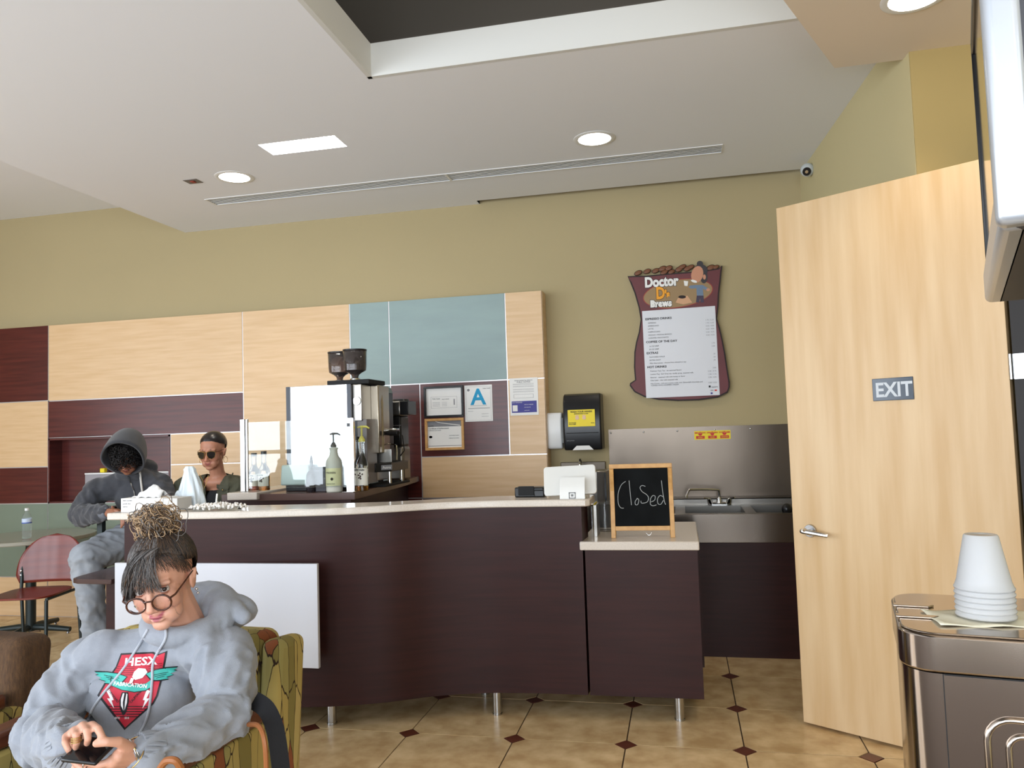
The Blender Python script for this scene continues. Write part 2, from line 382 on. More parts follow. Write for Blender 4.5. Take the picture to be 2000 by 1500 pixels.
# ---------------------------------------------------------------- helpers that place things measured in the photo
def rect(x0, y0, x1, y1, Y):
    a = at(x0, (y0+y1)/2, Y=Y); c = at(x1, (y0+y1)/2, Y=Y); t = at((x0+x1)/2, y0, Y=Y); b_ = at((x0+x1)/2, y1, Y=Y)
    return a.x, c.x, b_.z, t.z
def pbox(b, x0, y0, x1, y1, Y, dep):
    X0, X1, Z0, Z1 = rect(x0, y0, x1, y1, Y); b.box((X0, Y, Z0), (X1, Y+dep, Z1)); return b
def bez(pts, n=8):
    "Catmull-Rom through the points"
    P = [Vector(p) for p in pts]; out = []
    for i in range(len(P)-1):
        p0 = P[max(i-1, 0)]; p1 = P[i]; p2 = P[i+1]; p3 = P[min(i+2, len(P)-1)]
        for k in range(n):
            t = k/n; out.append(.5*((2*p1)+(p2-p0)*t+(2*p0-5*p1+4*p2-p3)*t*t+(3*p1-p0-3*p2+p3)*t**3))
    out.append(P[-1]); return out

# ---------------------------------------------------------------- ceiling fittings
def downlight(px, py, z, label, pr=.115):
    c = at(px, py, Z=z); t = thing('downlight', label, 'ceiling light', (c.x, c.y, z), group='round recessed downlights')
    MB().lathe([(pr*.86, -.004), (pr, -.006), (pr+.012, -.002), (pr+.012, .0)], (c.x, c.y, z), 32, cap=False).build('trim_ring', M_WHITE, t)
    MB().lathe([(.001, -.002), (pr*.87, -.003), (pr*.87, -.001), (.001, -.001)], (c.x, c.y, z), 32, cap=False).build('lens', M_LAMP, t)
    l = bpy.data.lights.new('lamp', 'SPOT'); l.energy = 16; l.color = (1, .86, .68); l.spot_size = 1.9; l.spot_blend = .6; l.shadow_soft_size = .1
    o = bpy.data.objects.new('lamp', l); COL.objects.link(o); o.location = (c.x, c.y, z-.03)
downlight(458, 346, ZC, 'round lit downlight left of the linear grille, near the red-centred plate')
downlight(1161, 271, ZC, 'round lit downlight just above the right end of the linear grille')
downlight(1787, -6, ZS, 'round lit downlight in the warm soffit at top right', .11)
rf = thing('recessed_lamp', 'bright rectangular recessed lamp with three bulbs in the grey ceiling', 'ceiling light', (-2.145, 4.2, ZC))
MB().box((LP[0], LP[2], ZC+.05), (LP[1], LP[3], ZC+.06)).build('diffuser', mat('bright_lens', rgb(255, 255, 250), .5, emit=(1, .99, .95, 1), estr=14), rf)
MB().box((LP[0], LP[2], ZC+.0205), (LP[0]+.004, LP[3], ZC+.05)).box((LP[1]-.004, LP[2], ZC+.0205), (LP[1], LP[3], ZC+.05)).box((LP[0], LP[2], ZC+.0205), (LP[1], LP[2]+.004, ZC+.05)).box((LP[0], LP[3]-.004, ZC+.0205), (LP[1], LP[3], ZC+.05)).build('housing', M_WHITE, rf)
for k in range(3):
    x = LP[0]+.09+k*.155
    MB().lathe([(.001, -.03), (.03, -.026), (.045, -.008), (.03, .01), (.02, .02)], (x, 4.235, ZC+.028), 16).build('bulb', MATS['bright_lens'], rf)
xm = (VT[0]+VT[1])/2
for a, c, lab in ((VT[0], xm, 'left length of the long white slotted air grille in the ceiling'), (xm, VT[1], 'right length of the long white slotted air grille in the ceiling')):
    g = thing('linear_grille', lab, 'air vent', ((a+c)/2, 4.96, ZC), group='linear ceiling air grilles')
    MB().box((a, VT[2], ZC+.0025), (c, VT[3], ZC+.005)).build('dark_slot_sheet', M_BLACKM, g)  # slot darkness put in as a black sheet just above the vanes
    MB().box((a, VT[2]-.012, ZC-.005), (c, VT[2], ZC-.0005)).box((a, VT[3], ZC-.005), (c, VT[3]+.012, ZC-.0005)).box((a, VT[2], ZC-.005), (a+.012, VT[3], ZC-.0005)).box((c-.004, VT[2], ZC-.005), (c, VT[3], ZC-.0005)).build('frame', M_WHITE, g)
    for k in range(4):
        y = VT[2]+.026+k*.026
        MB().box((a+.012, y-.0045, ZC-.002), (c-.004, y+.0045, ZC+.0005)).build('vane', M_WHITE, g)
c = at(377, 354, Z=ZC); t = thing('ceiling_plate', 'small square dark plate with a red centre flush in the ceiling', 'sensor', (c.x, c.y, ZC))
MB().box((c.x-.05, c.y-.04, ZC-.003), (c.x+.05, c.y+.04, ZC-.0004)).build('plate', mat('dull_grey', rgb(110, 104, 100), .5), t)
MB().box((c.x-.012, c.y-.02, ZC-.009), (c.x+.018, c.y+.015, ZC-.003)).build('indicator', mat('dull_red', rgb(150, 50, 34), .5), t, bevel=.003, label='dull red centre')
c = at(1577, 332, Y=5.36); t = thing('dome_camera', 'small white dome security camera in the ceiling corner', 'camera', tuple(c))
MB().box((c.x+.03, c.y+.02, c.z-.02), (.93, c.y+.10, c.z+.045)).build('wall_bracket', mat('camera_grey', rgb(190, 196, 198), .4), t, bevel=.004)
MB().cone((c.x+.035, c.y+.05, c.z+.01), (c.x, c.y, c.z), .03, .04).ell(c, .045, n=24).build('camera_body', mat('camera_grey', rgb(190, 196, 198), .4), t)
d = Vector((-.25, -.8, -.5)).normalized()
MB().cone(c+d*.036, c+d*.046, .028, .026).build('lens_window', M_BLACK, t)
MB().cone(c+d*.046, c+d*.049, .012, .010).build('lens', M_CHROME, t)

cl = thing('added_tray_lamp', 'long cove lamp on the right ledge inside the ceiling tray', 'lamp', (1.21, 1.0, ZC+.166))
MB().box((1.18, -.6, ZC+.1665), (1.24, 2.6, ZC+.20)).build('housing', M_WHITE, cl)
area('added_tray_light', (1.17, 1.2, ZC+.24), (PI/2, 0, PI/2), 3.0, .06, 16, (1, .9, .74))  # unseen light added on the ledge to brighten the tray's left fascia

# ---------------------------------------------------------------- door
P0 = Vector((.499, 3.909)); dv = Vector((.833, -.5532)).normalized(); DW, DHT = .93, 2.455
door = thing('door_1', None, None, (P0.x, P0.y, 0), math.atan2(dv.y, dv.x), local=True, kind='structure')
M_DOOR = mat('maple_veneer', rgb(220, 192, 152), .38, col2=rgb(204, 170, 124), vscale=(14, 14, 1.1), noisy=9)
MB().box((0, 0, .012), (DW, .044, DHT)).build('door_leaf', M_DOOR, door, bevel=.002)
hx = .085; hz = .905
MB().cone((hx, -.0005, hz), (hx, -.012, hz), .031, .028, 28).build('door_rose', M_SATIN, door, bevel=.001)
MB().cone((hx, -.01, hz), (hx, -.05, hz), .011).tube(bez([(hx-.022, -.052, hz+.004), (hx, -.056, hz+.001), (hx+.06, -.054, hz-.006), (hx+.1, -.046, hz-.012)], 4), [.009, .011, .012, .012, .012, .012, .012, .012, .011, .011, .010, .010, .009]).build('door_handle', M_SATIN, door)
MB().cone((hx, -.052, hz+.012), (hx, -.0685, hz+.006), .006).build('key_cylinder', M_CHROME, door)
ex = .405; ez = 1.495
MB().box((ex, -.005, ez), (ex+.17, -.0003, ez+.098)).build('exit_sign', mat('sign_slate', rgb(72, 82, 96), .12), door, bevel=.002)
text('EXIT', door, mat('sign_silver', rgb(196, 202, 208), .3), (ex+.012, -.0052, ez+.018), (1, 0, 0), (0, 0, 1), .087, 'exit_lettering', bold=.0022, sx=.86)
for z in (.28, 1.605, 2.25):
    b = MB().cone((DW+.008, -.004, z-.05), (DW+.008, -.004, z+.05), .008)
    for q in range(5): b.cone((DW+.008, -.004, z-.05+q*.02), (DW+.008, -.004, z-.049+q*.02), .0088)
    b.box((DW+.012, .0, z-.05), (DW+.09, .004, z+.05)); b.build('hinge', M_SATIN, door)
fr = MB().box((DW+.014, .006, 0), (DW+.07, .12, DHT+.02)).build('door_frame_post', mat('dark_door_frame', rgb(26, 20, 18), .5), door)

# ---------------------------------------------------------------- serving counter
top = [(-2.835, 3.39), (-2.5, 3.392), (-2.17, 3.408), (-1.92, 3.455), (-1.69, 3.50), (-1.55, 3.55), (-1.38, 3.64), (-1.23, 3.72), (-1.0, 3.785), (-.73, 3.80), (-.475, 3.80)]
topc = [tuple(v.xy) for v in bez([(x, y, 0) for x, y in top], 6)]
body = [(-2.76, 3.425), (-2.5, 3.425), (-2.17, 3.44), (-1.93, 3.485), (-1.71, 3.53), (-1.56, 3.575), (-1.43, 3.63), (-1.235, 3.735), (-1.0, 3.805), (-.75, 3.83), (-.5, 3.835), (.05, 3.84)]
bodc = [tuple(v.xy) for v in bez([(x, y, 0) for x, y in body], 6)]
yb = at(1100, 968, Z=1.07).y; yl = at(460, 987, Z=1.07).y; ym_ = at(700, 984, Z=1.07).y
cnt = thing('serving_counter', 'long dark laminate serving counter with an S-curved front on steel legs', 'counter', (-1.3, 3.8, 0))
up = [p for p in bodc if p[0] <= -.49]
MB().prism(up+[(-.49, 4.0), (-1.0, 3.99), (-1.5, 3.76), (-2.0, 3.66), (-2.76, 3.62)], .12, 1.034).build('front_panel', M_DARK, cnt, smooth=20)
lo = [p for p in bodc if p[0] > -.5]
MB().prism([(-.489, 3.836)]+lo+[(.05, 4.57), (-.489, 4.57)], .12, .819).build('end_cabinet', M_DARK, cnt, smooth=20)
MB().box((.052, 4.3, .13), (.066, 4.57, .81)).build('side_panel', M_DARK, cnt)
MB().prism([(-2.74, 3.63), (-2.0, 3.67), (-1.5, 3.77), (-1.0, 3.995), (-.52, 4.01), (-.52, 4.25), (-1.2, 4.25), (-1.6, 3.98), (-2.74, 3.98)], .12, .84).build('rear_cabinet', M_DARK, cnt, smooth=20)
for x, y in ((-.964, 3.86), (-.068, 3.895), (-.068, 4.45), (-1.75, 3.63), (-2.6, 3.55), (-2.6, 3.9), (-1.1, 4.15)):
    MB().cone((x, y, .0), (x, y, .12), .023, n=24).cone((x, y, .0), (x, y, .008), .025, n=24).build('leg', M_SATIN, cnt)
wt = MB().prism(topc+[(-.455, 3.82), (-.455, yb+.02), (-.475, yb+.04), (-1.0, yb+.04), (-1.5, ym_+.1), (-1.9, ym_+.02), (-2.3, yl), (-2.835, yl)], 1.035, 1.07)
tag(wt.build('raised_worktop', M_QUARTZ, bevel=.006, smooth=30), 'narrow pale quartz worktop following the curve on top of the serving counter', 'worktop')
lw = MB().box((-.512, 3.815, .82), (.06, 4.6, .862))
for v in lw.bm.verts:
    if v.co.y < 3.9 and v.co.x < -.4: pass
tag(lw.build('low_worktop', M_QUARTZ, bevel=.006), 'lower pale quartz worktop at the right end, holding the chalkboard', 'worktop')
x0, x1, z0, z1 = rect(226, 1100, 622, 1298, 3.41)
MB_ = MB().box((x0, 3.403, z0), (x1, 3.423, z1)).build('display_board', M_PANEL, bevel=.002); tag(MB_, 'blank glossy white board fixed to the front of the dark counter', 'board')

# back counter with curved end
ZB = 1.10
bc = thing('back_counter', 'dark back counter with a curved end carrying the espresso machine', 'counter', (-2.3, 4.8, 0))
A = at(693, 962, Z=ZB); arc = [A] + [at(x, y, Z=ZB) for x, y in ((728, 953.5), (763, 945), (792, 937.5))]; arc = [Vector((a.x, a.y, 0)) for a in arc]+[Vector((-1.93, YP-.01, 0))]
arcs = bez(arc, 5)
MB().prism([(-2.63, A.y), (A.x, A.y)]+[(p.x, p.y) for p in arcs[1:]]+[(-2.63, YP-.01)], ZB-.04, ZB).build('counter_top', mat('brown_laminate', rgb(84, 62, 56), .25), bc, smooth=25, bevel=.002)
MB().prism([(-2.615, A.y+.012), (A.x-.03, A.y+.012), (-2.02, YP-.012), (-2.615, YP-.012)], 0, ZB-.04).build('cabinet_body', M_DARK, bc)
x0, x1, z0, z1 = rect(449, 962, 507, 978, A.y)
MB().box((x0, A.y-.03, ZB-.03), (x1, YP-.9, ZB+.012)).build('end_slab', M_QUARTZ, bc, bevel=.004, label='white quartz end slab')
SLABX = x1
# sneeze guard
sg = thing('sneeze_guard', 'clear glass sneeze guard between two chrome posts on the back counter', 'glass screen', (-2.2, A.y+.03, ZB+.012))
yg = A.y+.035
xa, xb, z0, z1 = rect(471, 819, 487, 960, yg)
MB().box((xa, yg-.012, ZB+.013), (xa+.03, yg+.012, z1)).cone(((xa+.04), yg, ZB+.013), (xa+.04, yg, z1), .009).build('post', M_CHROME, sg, bevel=.002)
xc, xd, z2, z3 = rect(677, 816, 693, 962, yg)
MB().box((xc, yg-.012, ZB+.001), (xd, yg+.012, z3)).box((xc-.02, yg-.03, ZB+.0005), (xd, yg+.03, ZB+.005)).build('post', M_CHROME, sg, bevel=.002)
MB().box((xa+.046, yg-.003, ZB+.03), (xc-.001, yg+.003, z3-.004)).build('glass_panel', M_GLASS, sg)
MB().box((xc+.01, yg-.014, z3-.05), (xc+.03, yg-.0121, z3-.03)).build('clip', M_BLACK, sg)

# ---------------------------------------------------------------- espresso machine
ym = A.y+.24
em = thing('espresso_machine', 'tall polished steel espresso machine with twin bean hoppers', 'coffee machine', (-1.95, ym+.2, ZB))
x0, x1, z0, z1 = rect(566, 753, 680, 955, ym)
M_POL = mat('polished_side', rgb(205, 208, 212), .22, 1)
MB().box((x0, ym, ZB+.02), (x1, ym+.62, z1)).build('housing', M_POL, em, bevel=.002)
for a, c in ((560, 567), (679, 687)):
    xa, xc2, _, _ = rect(a, 753, c, 955, ym-.005)
    MB().box((xa, ym-.006, ZB+.02), (xc2, ym+.01, z1)).build('edge_trim', mat('graphite_trim', rgb(44, 48, 60), .3), em)
for x in (x0+.03, x1-.03):
    for y in (ym+.05, ym+.57): MB().cone((x, y, ZB+.001), (x, y, ZB+.02), .018).build('foot', M_BLACK, em)
xr = rect(679, 753, 687, 955, ym)[1]
# upper front with oval badge, bent control column, keypad
b = MB(); zt2 = z1-.002
b.box((xr, ym+.02, zt2-.22), (xr+.06, ym+.16, zt2)); b.build('upper_front', M_STEEL, em, bevel=.004)
MB().cone((xr+.03, ym+.018, zt2-.10), (xr+.03, ym+.012, zt2-.10), .026, .024).build('badge', M_CHROME, em)
MB().box((xr+.012, ym+.03, ZB+.03), (xr+.085, ym+.18, zt2-.21)).build('milk_unit', mat('warm_grey_panel', rgb(108, 100, 96), .35), em, bevel=.002, label='warm grey lower column')
MB().box((xr-.002, ym+.025, ZB+.03), (xr+.022, ym+.03, zt2-.205)).build('edge_trim', MATS['graphite_trim'], em)
b = MB(); b.tube([(xr+.1, ym+.22, zt2-.42), (xr+.1, ym+.22, zt2-.1), (xr+.085, ym+.22, zt2-.02)], .018, 12); b.box((xr+.0, ym+.16, zt2-.42), (xr+.11, ym+.34, zt2)); b.build('column', mat('champagne_steel', rgb(176, 166, 150), .25, .9), em, bevel=.006)
kx0, kx1, kz0, kz1 = rect(735, 767, 754, 890, ym+.33)
MB().box((kx0, ym+.335, kz0), (kx1, ym+.46, kz1)).build('keypad_panel', M_BLACK, em, bevel=.003)
MB().prism([(kx0, kz1), (kx1, kz1), (kx1-.012, kz1+.035), (kx0-.05, kz1+.045)], 0, .125, Matrix(((1, 0, 0, 0), (0, 0, 1, ym+.335), (0, 1, 0, 0), (0, 0, 0, 1)))).build('sloped_cap', M_STEEL, em)
for r_ in range(4):
    for c_ in range(3):
        px, pz = kx0+.01+c_*(kx1-kx0-.012)/3, kz1-.13-r_*.042
        MB().box((px, ym+.329, pz), (px+.012, ym+.336, pz+.026)).build('button', mat('key_grey', rgb(130, 126, 124), .4), em, bevel=.002)
MB().box((kx0+.008, ym+.332, kz1-.035), (kx1-.008, ym+.3355, kz1-.02)).box((kx0+.01, ym+.332, kz1-.07), (kx0+.02, ym+.3355, kz1-.058)).build('display', mat('dim_display', rgb(70, 70, 74), .2), em)
def pt(px, py, dy): return at(px, py, Y=ym+dy)
MB().box(pt(734, 848, .33)-Vector((0, .03, 0)), pt(776, 836, .33)+Vector((0, .05, 0))).build('group_head', M_CHROME, em, bevel=.01)
MB().tube([pt(752, 846, .26), pt(764, 845, .24), pt(778, 846, .22)], [.012, .02, .016], 12).build('portafilter', M_BLACK, em, bevel=.002)
MB().tube(bez([pt(753, 850, .3), pt(754, 862, .3), pt(760, 867, .3), pt(772, 869, .3), pt(775, 876, .3), pt(775, 898, .3)], 4), .0045, 8).build('steam_wand', M_CHROME, em)
MB().tube(bez([pt(729, 860, .28), pt(733, 852, .27), pt(742, 850, .26), pt(738, 864, .26), pt(730, 866, .27)], 4), .004, 8).build('hose', M_BLACK, em)
MB().lathe([(.035, 0), (.04, .02), (.034, .035)], pt(741, 869, .34)-Vector((0, 0, .02)), 18).build('tamper_cup', M_BLACK, em)
a = pt(728, 908, .22); c = pt(774, 895, .3)
MB().box((a.x, ym+.22, pt(740, 903, .22).z), (c.x, ym+.225, pt(740, 878, .22).z)).build('splash_plate', M_STEEL, em)
b = MB(); b.prism([(xr+.088, ym+.13), (c.x+.005, ym+.20), (c.x+.005, ym+.5), (xr+.0, ym+.5)], ZB+.09, ZB+.145); b.build('drip_tray', M_BLACK, em, bevel=.003)
q = pt(750, 912, .16)
n_ = Vector((c.x+.005-(xr+.088), .07, 0)).normalized()
bd = thing('x', 'x', 'x'); bpy.data.objects.remove(bd)
o_ = Vector((xr+.088, ym+.13, ZB+.102))+n_*.045+Vector((n_.y, -n_.x, 0))*.002
MB().cbox(o_+n_*.03+Z_*.015, (.07, .003, .03), (0, 0, math.atan2(n_.y, n_.x))).build('name_plate', M_GREYINK, em, bevel=.001)
text('Astra', em, M_PAPER, o_+n_*.003+Z_*.007+Vector((n_.y, -n_.x, 0))*.002, n_, Z_, .024, 'name_lettering')
for dx, dy in ((.02, .2), (.14, .24), (.14, .45)): MB().cone((xr+dx, ym+dy, ZB+.001), (xr+dx, ym+dy, ZB+.09), .012).build('tray_leg', M_CHROME, em)
MB().box((xr-.0, ym+.12, ZB+.001), (xr+.16, ym+.55, ZB+.015)).build('base_tray', M_BLACKM, em, bevel=.003)
# tag hanging from keypad
tg = pt(742, 818, .31)
MB().box((tg.x-.013, tg.y, tg.z-.03), (tg.x+.013, tg.y+.002, tg.z+.005)).tube([tg+Vector((0, .001, .004)), tg+Vector((-.008, .001, .03)), tg+Vector((.008, .001, .03)), tg+Vector((0, .001, .004))], .0015, 6).build('hanging_tag', M_PAPER, em, label='small white hanging tag')
# hopper plate and hoppers
x0h, x1h, z0h, z1h = rect(640, 744, 722, 753, ym+.05)
zh = z1+.001
MB().box((x0h, ym+.04, zh), (x1h, ym+.3, zh+.028)).build('hopper_plate', M_BLACKM, em, bevel=.004)
M_SMOKE = mat('smoked_plastic', (.36, .30, .28, 1), .04, trans=.9, ior=1.45)
M_BEAN = mat('dark_beans', rgb(44, 26, 18), .55, bump=1, bscale=180)
for px, dy, fill in ((664, .22, .0), (694, .13, .75)):
    c = at(px, 741, Y=ym+dy); base = Vector((c.x, ym+dy, zh+.028))
    pr = [(.03, 0), (.028, .012), (.017, .018), (.022, .034), (.036, .046), (.066, .062), (.0685, .085), (.072, .185)]
    h = MB().lathe(pr, base, 32, cap=False).build('hopper', M_SMOKE, em, solid=.002, label='smoked bean hopper')
    MB().lathe([(.032, 0), (.031, .012)], base, 24).build('collar', M_CHROME, h)
    MB().lathe([(.066, .184), (.074, .184), (.074, .191), (.001, .1925)], base, 32, cap=False).build('lid', M_BLACK, h)
    if fill:
        MB().lathe([(.001, .036), (.03, .047), (.062, .064), (.066, .085), (.068, .15), (.05, .156), (.001, .152)], base, 32, cap=False).build('beans', M_BEAN, h, kind='stuff')
    else:
        MB().lathe([(.001, .036), (.03, .047), (.055, .06), (.03, .064), (.001, .062)], base, 32, cap=False).build('beans', M_BEAN, h, kind='stuff')
# grinder and urn behind
gy = ym+.64
gr = thing('coffee_grinder', 'black and steel coffee grinder behind the espresso machine', 'grinder', (at(780, 800, Y=gy).x, gy+.1, ZB))
xa, xb, za_, zb_ = rect(757, 783, 792, 812, gy)
MB().box((xa, gy, za_), (xa+(xb-xa)*.72, gy+.18, zb_)).build('head', M_STEEL, gr, bevel=.01)
MB().box((xa+(xb-xa)*.7, gy-.005, za_+.005), (xb+.02, gy+.16, zb_-.003)).build('side_box', M_BLACK, gr, bevel=.004)
MB().lathe([(.06, 0), (.055, .012), (.02, .016)], ((xa+xb)/2, gy+.08, zb_), 24).build('lid', M_BLACK, gr)
xa2, xb2, z1a, z1b = rect(755, 812, 782, 872, gy)
MB().box((xa2, gy+.01, z1a), (xb2, gy+.17, z1b)).build('body', M_BLACK, gr, bevel=.012)
text('Grindmaster', gr, M_GREYINK, (xa2+.03, gy+.008, z1b-.07), X_, Z_, .014)
MB().box((xa2-.01, gy+.02, ZB+.001), (xb2+.01, gy+.17, z1a+.001)).build('column', mat('brushed_grey', rgb(130, 124, 116), .35, .8), gr, bevel=.02)
MB().tube([at(786, 850, Y=gy), at(790, 880, Y=gy), at(782, 890, Y=gy)], .004, 6).build('cable', M_BLACK, gr)

# ---------------------------------------------------------------- bottles and small things at the guard
M_AMBER = mat('amber_syrup', (.78, .32, .04, 1), .02, trans=.9, ior=1.33)
M_REDSY = mat('red_syrup', (.40, .07, .03, 1), .02, trans=.85, ior=1.33)
M_LABEL = mat('bottle_label', rgb(226, 222, 208), .6)
M_CREAM = mat('cream_plastic', rgb(206, 204, 190), .4)
M_PUMPY = mat('pump_yellow', rgb(196, 190, 92), .4)
def bottle(px, Y, label, group, liquid, h=.30, r=.038, glass=M_GLASS, pump=None, z=ZB+.001, lab='MONIN', fill=.12):
    x = at(px, 930, Y=Y).x; t = thing('syrup_bottle', label, 'bottle', (x, Y, z), group=group)
    k = h/.30
    pr = [(r*.92, 0), (r, .006*k), (r, .155*k), (r*.93, .175*k), (r*.45, .215*k), (.0145, .24*k), (.0135, .29*k), (.016, .292*k), (.016, .3*k)]
    MB().lathe(pr, (x, Y, z), 24, cap=True).build('bottle_glass', glass, t, smooth=50)
    MB().lathe([(r*.9, .003), (r*.94, fill*k), (.001, fill*k)], (x, Y, z), 24, cap=False).build('syrup', liquid, t)
    def arcl(u, v): a_ = -PI*.92+u*PI*.84; return Vector((x+math.cos(a_)*(r+.0008), Y+math.sin(a_)*(r+.0008), z+(.035+.105*v)*k))
    MB().grid(arcl, 12, 2).build('paper_label', M_LABEL, t, label='white paper label')
    text(lab, t, M_INK, (x-r*.72, Y-r-.0022, z+.122*k), X_, Z_, .018*k, align='LEFT', sx=.9)
    b = MB()
    for q in range(7):
        a_ = q*2.4; b.ell((x+math.cos(a_)*.4*r*((q % 3)/2+.2), Y-r-.0012, z+(.075+.006*q*.9)*k), (.006, .0006, .0045), (0, a_, 0), 8)
    b.build('label_print', mat('label_fruit', rgb(70, 50, 44), .6), t)
    if pump:
        pump_head(t, x, Y, z+.3*k, pump)
    else: MB().lathe([(.017, 0), (.017, .02), (.001, .021)], (x, Y, z+.3*k), 16, cap=False).build('cap', M_BLACK, t)
    return t
def pump_head(t, x, Y, z, m, s=1):
    b = MB().lathe([(.019*s, 0), (.019*s, .014*s), (.014*s, .02*s), (.01*s, .03*s), (.0055*s, .032*s), (.0055*s, .078*s), (.012*s, .082*s), (.012*s, .092*s), (.001, .094*s)], (x, Y, z), 16, cap=False)
    b.tube([(x-.025*s, Y, z+.083*s), (x, Y, z+.087*s), (x+.03*s, Y, z+.086*s), (x+.05*s, Y-.004, z+.076*s)], [.004*s, .007*s, .006*s, .004*s], 8)
    b.build('pump', m, t)
gb = 'flavoured syrup bottles by the glass screen'
yb1 = A.y+.13
bottle(497, yb1+.03, 'red syrup bottle closest to the left chrome post', gb, M_REDSY, h=.2, r=.032, z=ZB+.013)
bottle(516, yb1, 'amber syrup bottle behind the glass beside the red one', gb, M_AMBER, h=.21, r=.034, z=ZB+.013)
bottle(698, A.y+.2, 'partly hidden amber syrup bottle just right of the chrome post', gb, M_AMBER, h=.29, r=.031, fill=.03)
bottle(708, A.y+.12, 'amber syrup bottle with a yellow pump right of the chrome post', gb, M_AMBER, h=.28, r=.034, pump=M_PUMPY, fill=.03)
# white jug with pump
x = at(653, 930, Y=A.y+.09).x; yj = A.y+.09
t = thing('sauce_jug', 'cream plastic sauce jug with dark pump and pale yellow label', 'bottle', (x, yj, ZB+.001))
MB().lathe([(.044, 0), (.047, .006), (.047, .16), (.043, .18), (.026, .205), (.022, .225), (.022, .24), (.026, .242), (.026, .252), (.001, .254)], (x, yj, ZB+.001), 28, cap=False).build('jug_body', M_CREAM, t, smooth=50)
MB().grid(lambda u, v: Vector((x+math.cos(-PI*.95+u*PI*.9)*.0479, yj+math.sin(-PI*.95+u*PI*.9)*.0479, ZB+.001+.035+.1*v)), 14, 2).build('paper_label', mat('pale_yellow_label', rgb(232, 226, 176), .6), t)
texts([('MONIN', (x+.004, yj-.0495, ZB+.105), .017, 'CENTER'), ('Gourmet Sauce', (x+.002, yj-.0495, ZB+.046), .008, 'CENTER')], t, M_INK, X_, Z_)
MB().lathe([(.008, -.001), (.008, .001), (.005, .001), (.005, -.001)], (0, 0, 0), 16, M=Matrix.Translation((x+.008, yj-.0487, ZB+.075)) @ Matrix.Rotation(PI/2, 4, 'X')).build('label_ring', M_INK, t)
pump_head(t, x-.001, yj, ZB+.255, mat('dark_grey_plastic', rgb(62, 64, 68), .4), .9)
for px, w, dy, lab, tx in ((609, .03, .11, 'dark chocolate sauce bottle with a tall neck left of the black carton', 'GHIRARDELLI'),):
    x = at(px, 940, Y=A.y+dy).x; y = A.y+dy
    t = thing('sauce_bottle', lab, 'bottle', (x, y, ZB+.001))
    MB().lathe([(.03, 0), (.032, .005), (.032, .09), (.026, .108), (.01, .128), (.009, .165), (.001, .166)], (x, y, ZB+.001), 20, cap=False).build('bottle_body', mat('dark_bottle', rgb(30, 26, 30), .2), t)
    MB().lathe([(.012, 0), (.009, .02), (.004, .045), (.001, .046)], (x, y, ZB+.165), 14, cap=False).build('spout', M_BLACK, t)
x0, x1, z0, z1 = rect(612, 912, 636, 955, A.y+.10)
t = thing('sauce_carton', 'black chocolate carton between the dark bottle and the cream jug', 'carton', (x0, A.y+.15, ZB+.02))
MB().box((x0, A.y+.10, ZB+.001), (x1, A.y+.145, z1)).build('carton', mat('charcoal_print', rgb(52, 50, 56), .4), t, bevel=.002)
texts([('CHOCOLATE', (x0+.006, A.y+.0992, z1-.025), .011), ('CHOCOLATE', (x0+.015, A.y+.0992, z1-.07), .01)], t, M_GREYINK, X_, Z_)
# small white appliance on a black base
x0, x1, z0, z1 = rect(549, 944, 682, 957, A.y+.1)
t = thing('counter_scale', 'low black tray with a white box-shaped appliance standing on it', 'appliance', ((x0+x1)/2, A.y+.2, ZB+.001))
MB().box((x0, A.y+.155, ZB+.0012), (x1, A.y+.235, ZB+.022)).build('black_tray', M_BLACK, t, bevel=.004)
xa, xb, za_, zb_ = rect(547, 908, 604, 942, A.y+.165)
bb = MB().box((xa, A.y+.165, ZB+.035), (xb, A.y+.232, zb_))
for v in bb.bm.verts:
    if v.co.z > ZB+.08: v.co.x += .008 if v.co.x < (xa+xb)/2 else -.006
bb.build('white_case', mat('mint_white_plastic', rgb(206, 222, 216), .35), t, bevel=.01, seg=3)
MB().box((xa+.03, A.y+.18, ZB+.0012), (xb-.03, A.y+.225, ZB+.036)).build('neck', M_BLACK, t)
MB().tube(bez([(xb-.02, A.y+.19, ZB+.03), (xb+.01, A.y+.18, ZB+.05), (xb+.03, A.y+.17, ZB+.03)], 5), .003, 6).build('cable', M_BLACK, t)
# ---------------------------------------------------------------- things on the raised worktop
def lbox(name, label, cat, x0, y0, x1, y1, Y, dep, m, z=None, bevel=.002, rz=0, **kw):
    X0, X1, Z0, Z1 = rect(x0, y0, x1, y1, Y); z_ = Z0 if z is None else z
    t = thing(name, label, cat, ((X0+X1)/2, Y+dep/2, z_), **kw)
    MB().box((X0, Y, z_), (X1, Y+dep, Z1)).build('body', m, t, bevel=bevel); return t, X0, X1, z_, Z1
yg2 = 3.43
t, X0, X1, z_, Z1 = lbox('glove_box', 'white printed cardboard box of disposable gloves or tissues with paper pulled out', 'box', 236, 973, 318, 998, yg2, .12, M_PAPER, 1.0702)
MB().box((X1+.0005, yg2+.002, 1.0702), (X1+.08, yg2+.12, Z1-.003)).build('open_end', mat('box_end_grey', rgb(206, 204, 200), .7), t, bevel=.002)
texts([('VINYL GLOVES', (X0+.012, yg2-.0008, Z1-.014), .008), ('powder free', (X0+.012, yg2-.0008, Z1-.03), .009), ('100 PCS', (X0+.012, yg2-.0008, Z1-.045), .008)], t, M_GREYINK, X_, Z_)
def tissue(cx, cy, cz, w, h):
    def fn(u, v):
        a_ = (u-.5)*w; hh = h*(1-abs(u-.62)*1.5)*(1-(1-v)*.0)
        return Vector((cx+a_, cy+(v-.5)*.07+.01*math.sin(u*19), cz+hh*(1-(2*v-1)**2)*.95+.004*math.sin(u*23+v*9)))
    return MB().grid(fn, 22, 12)
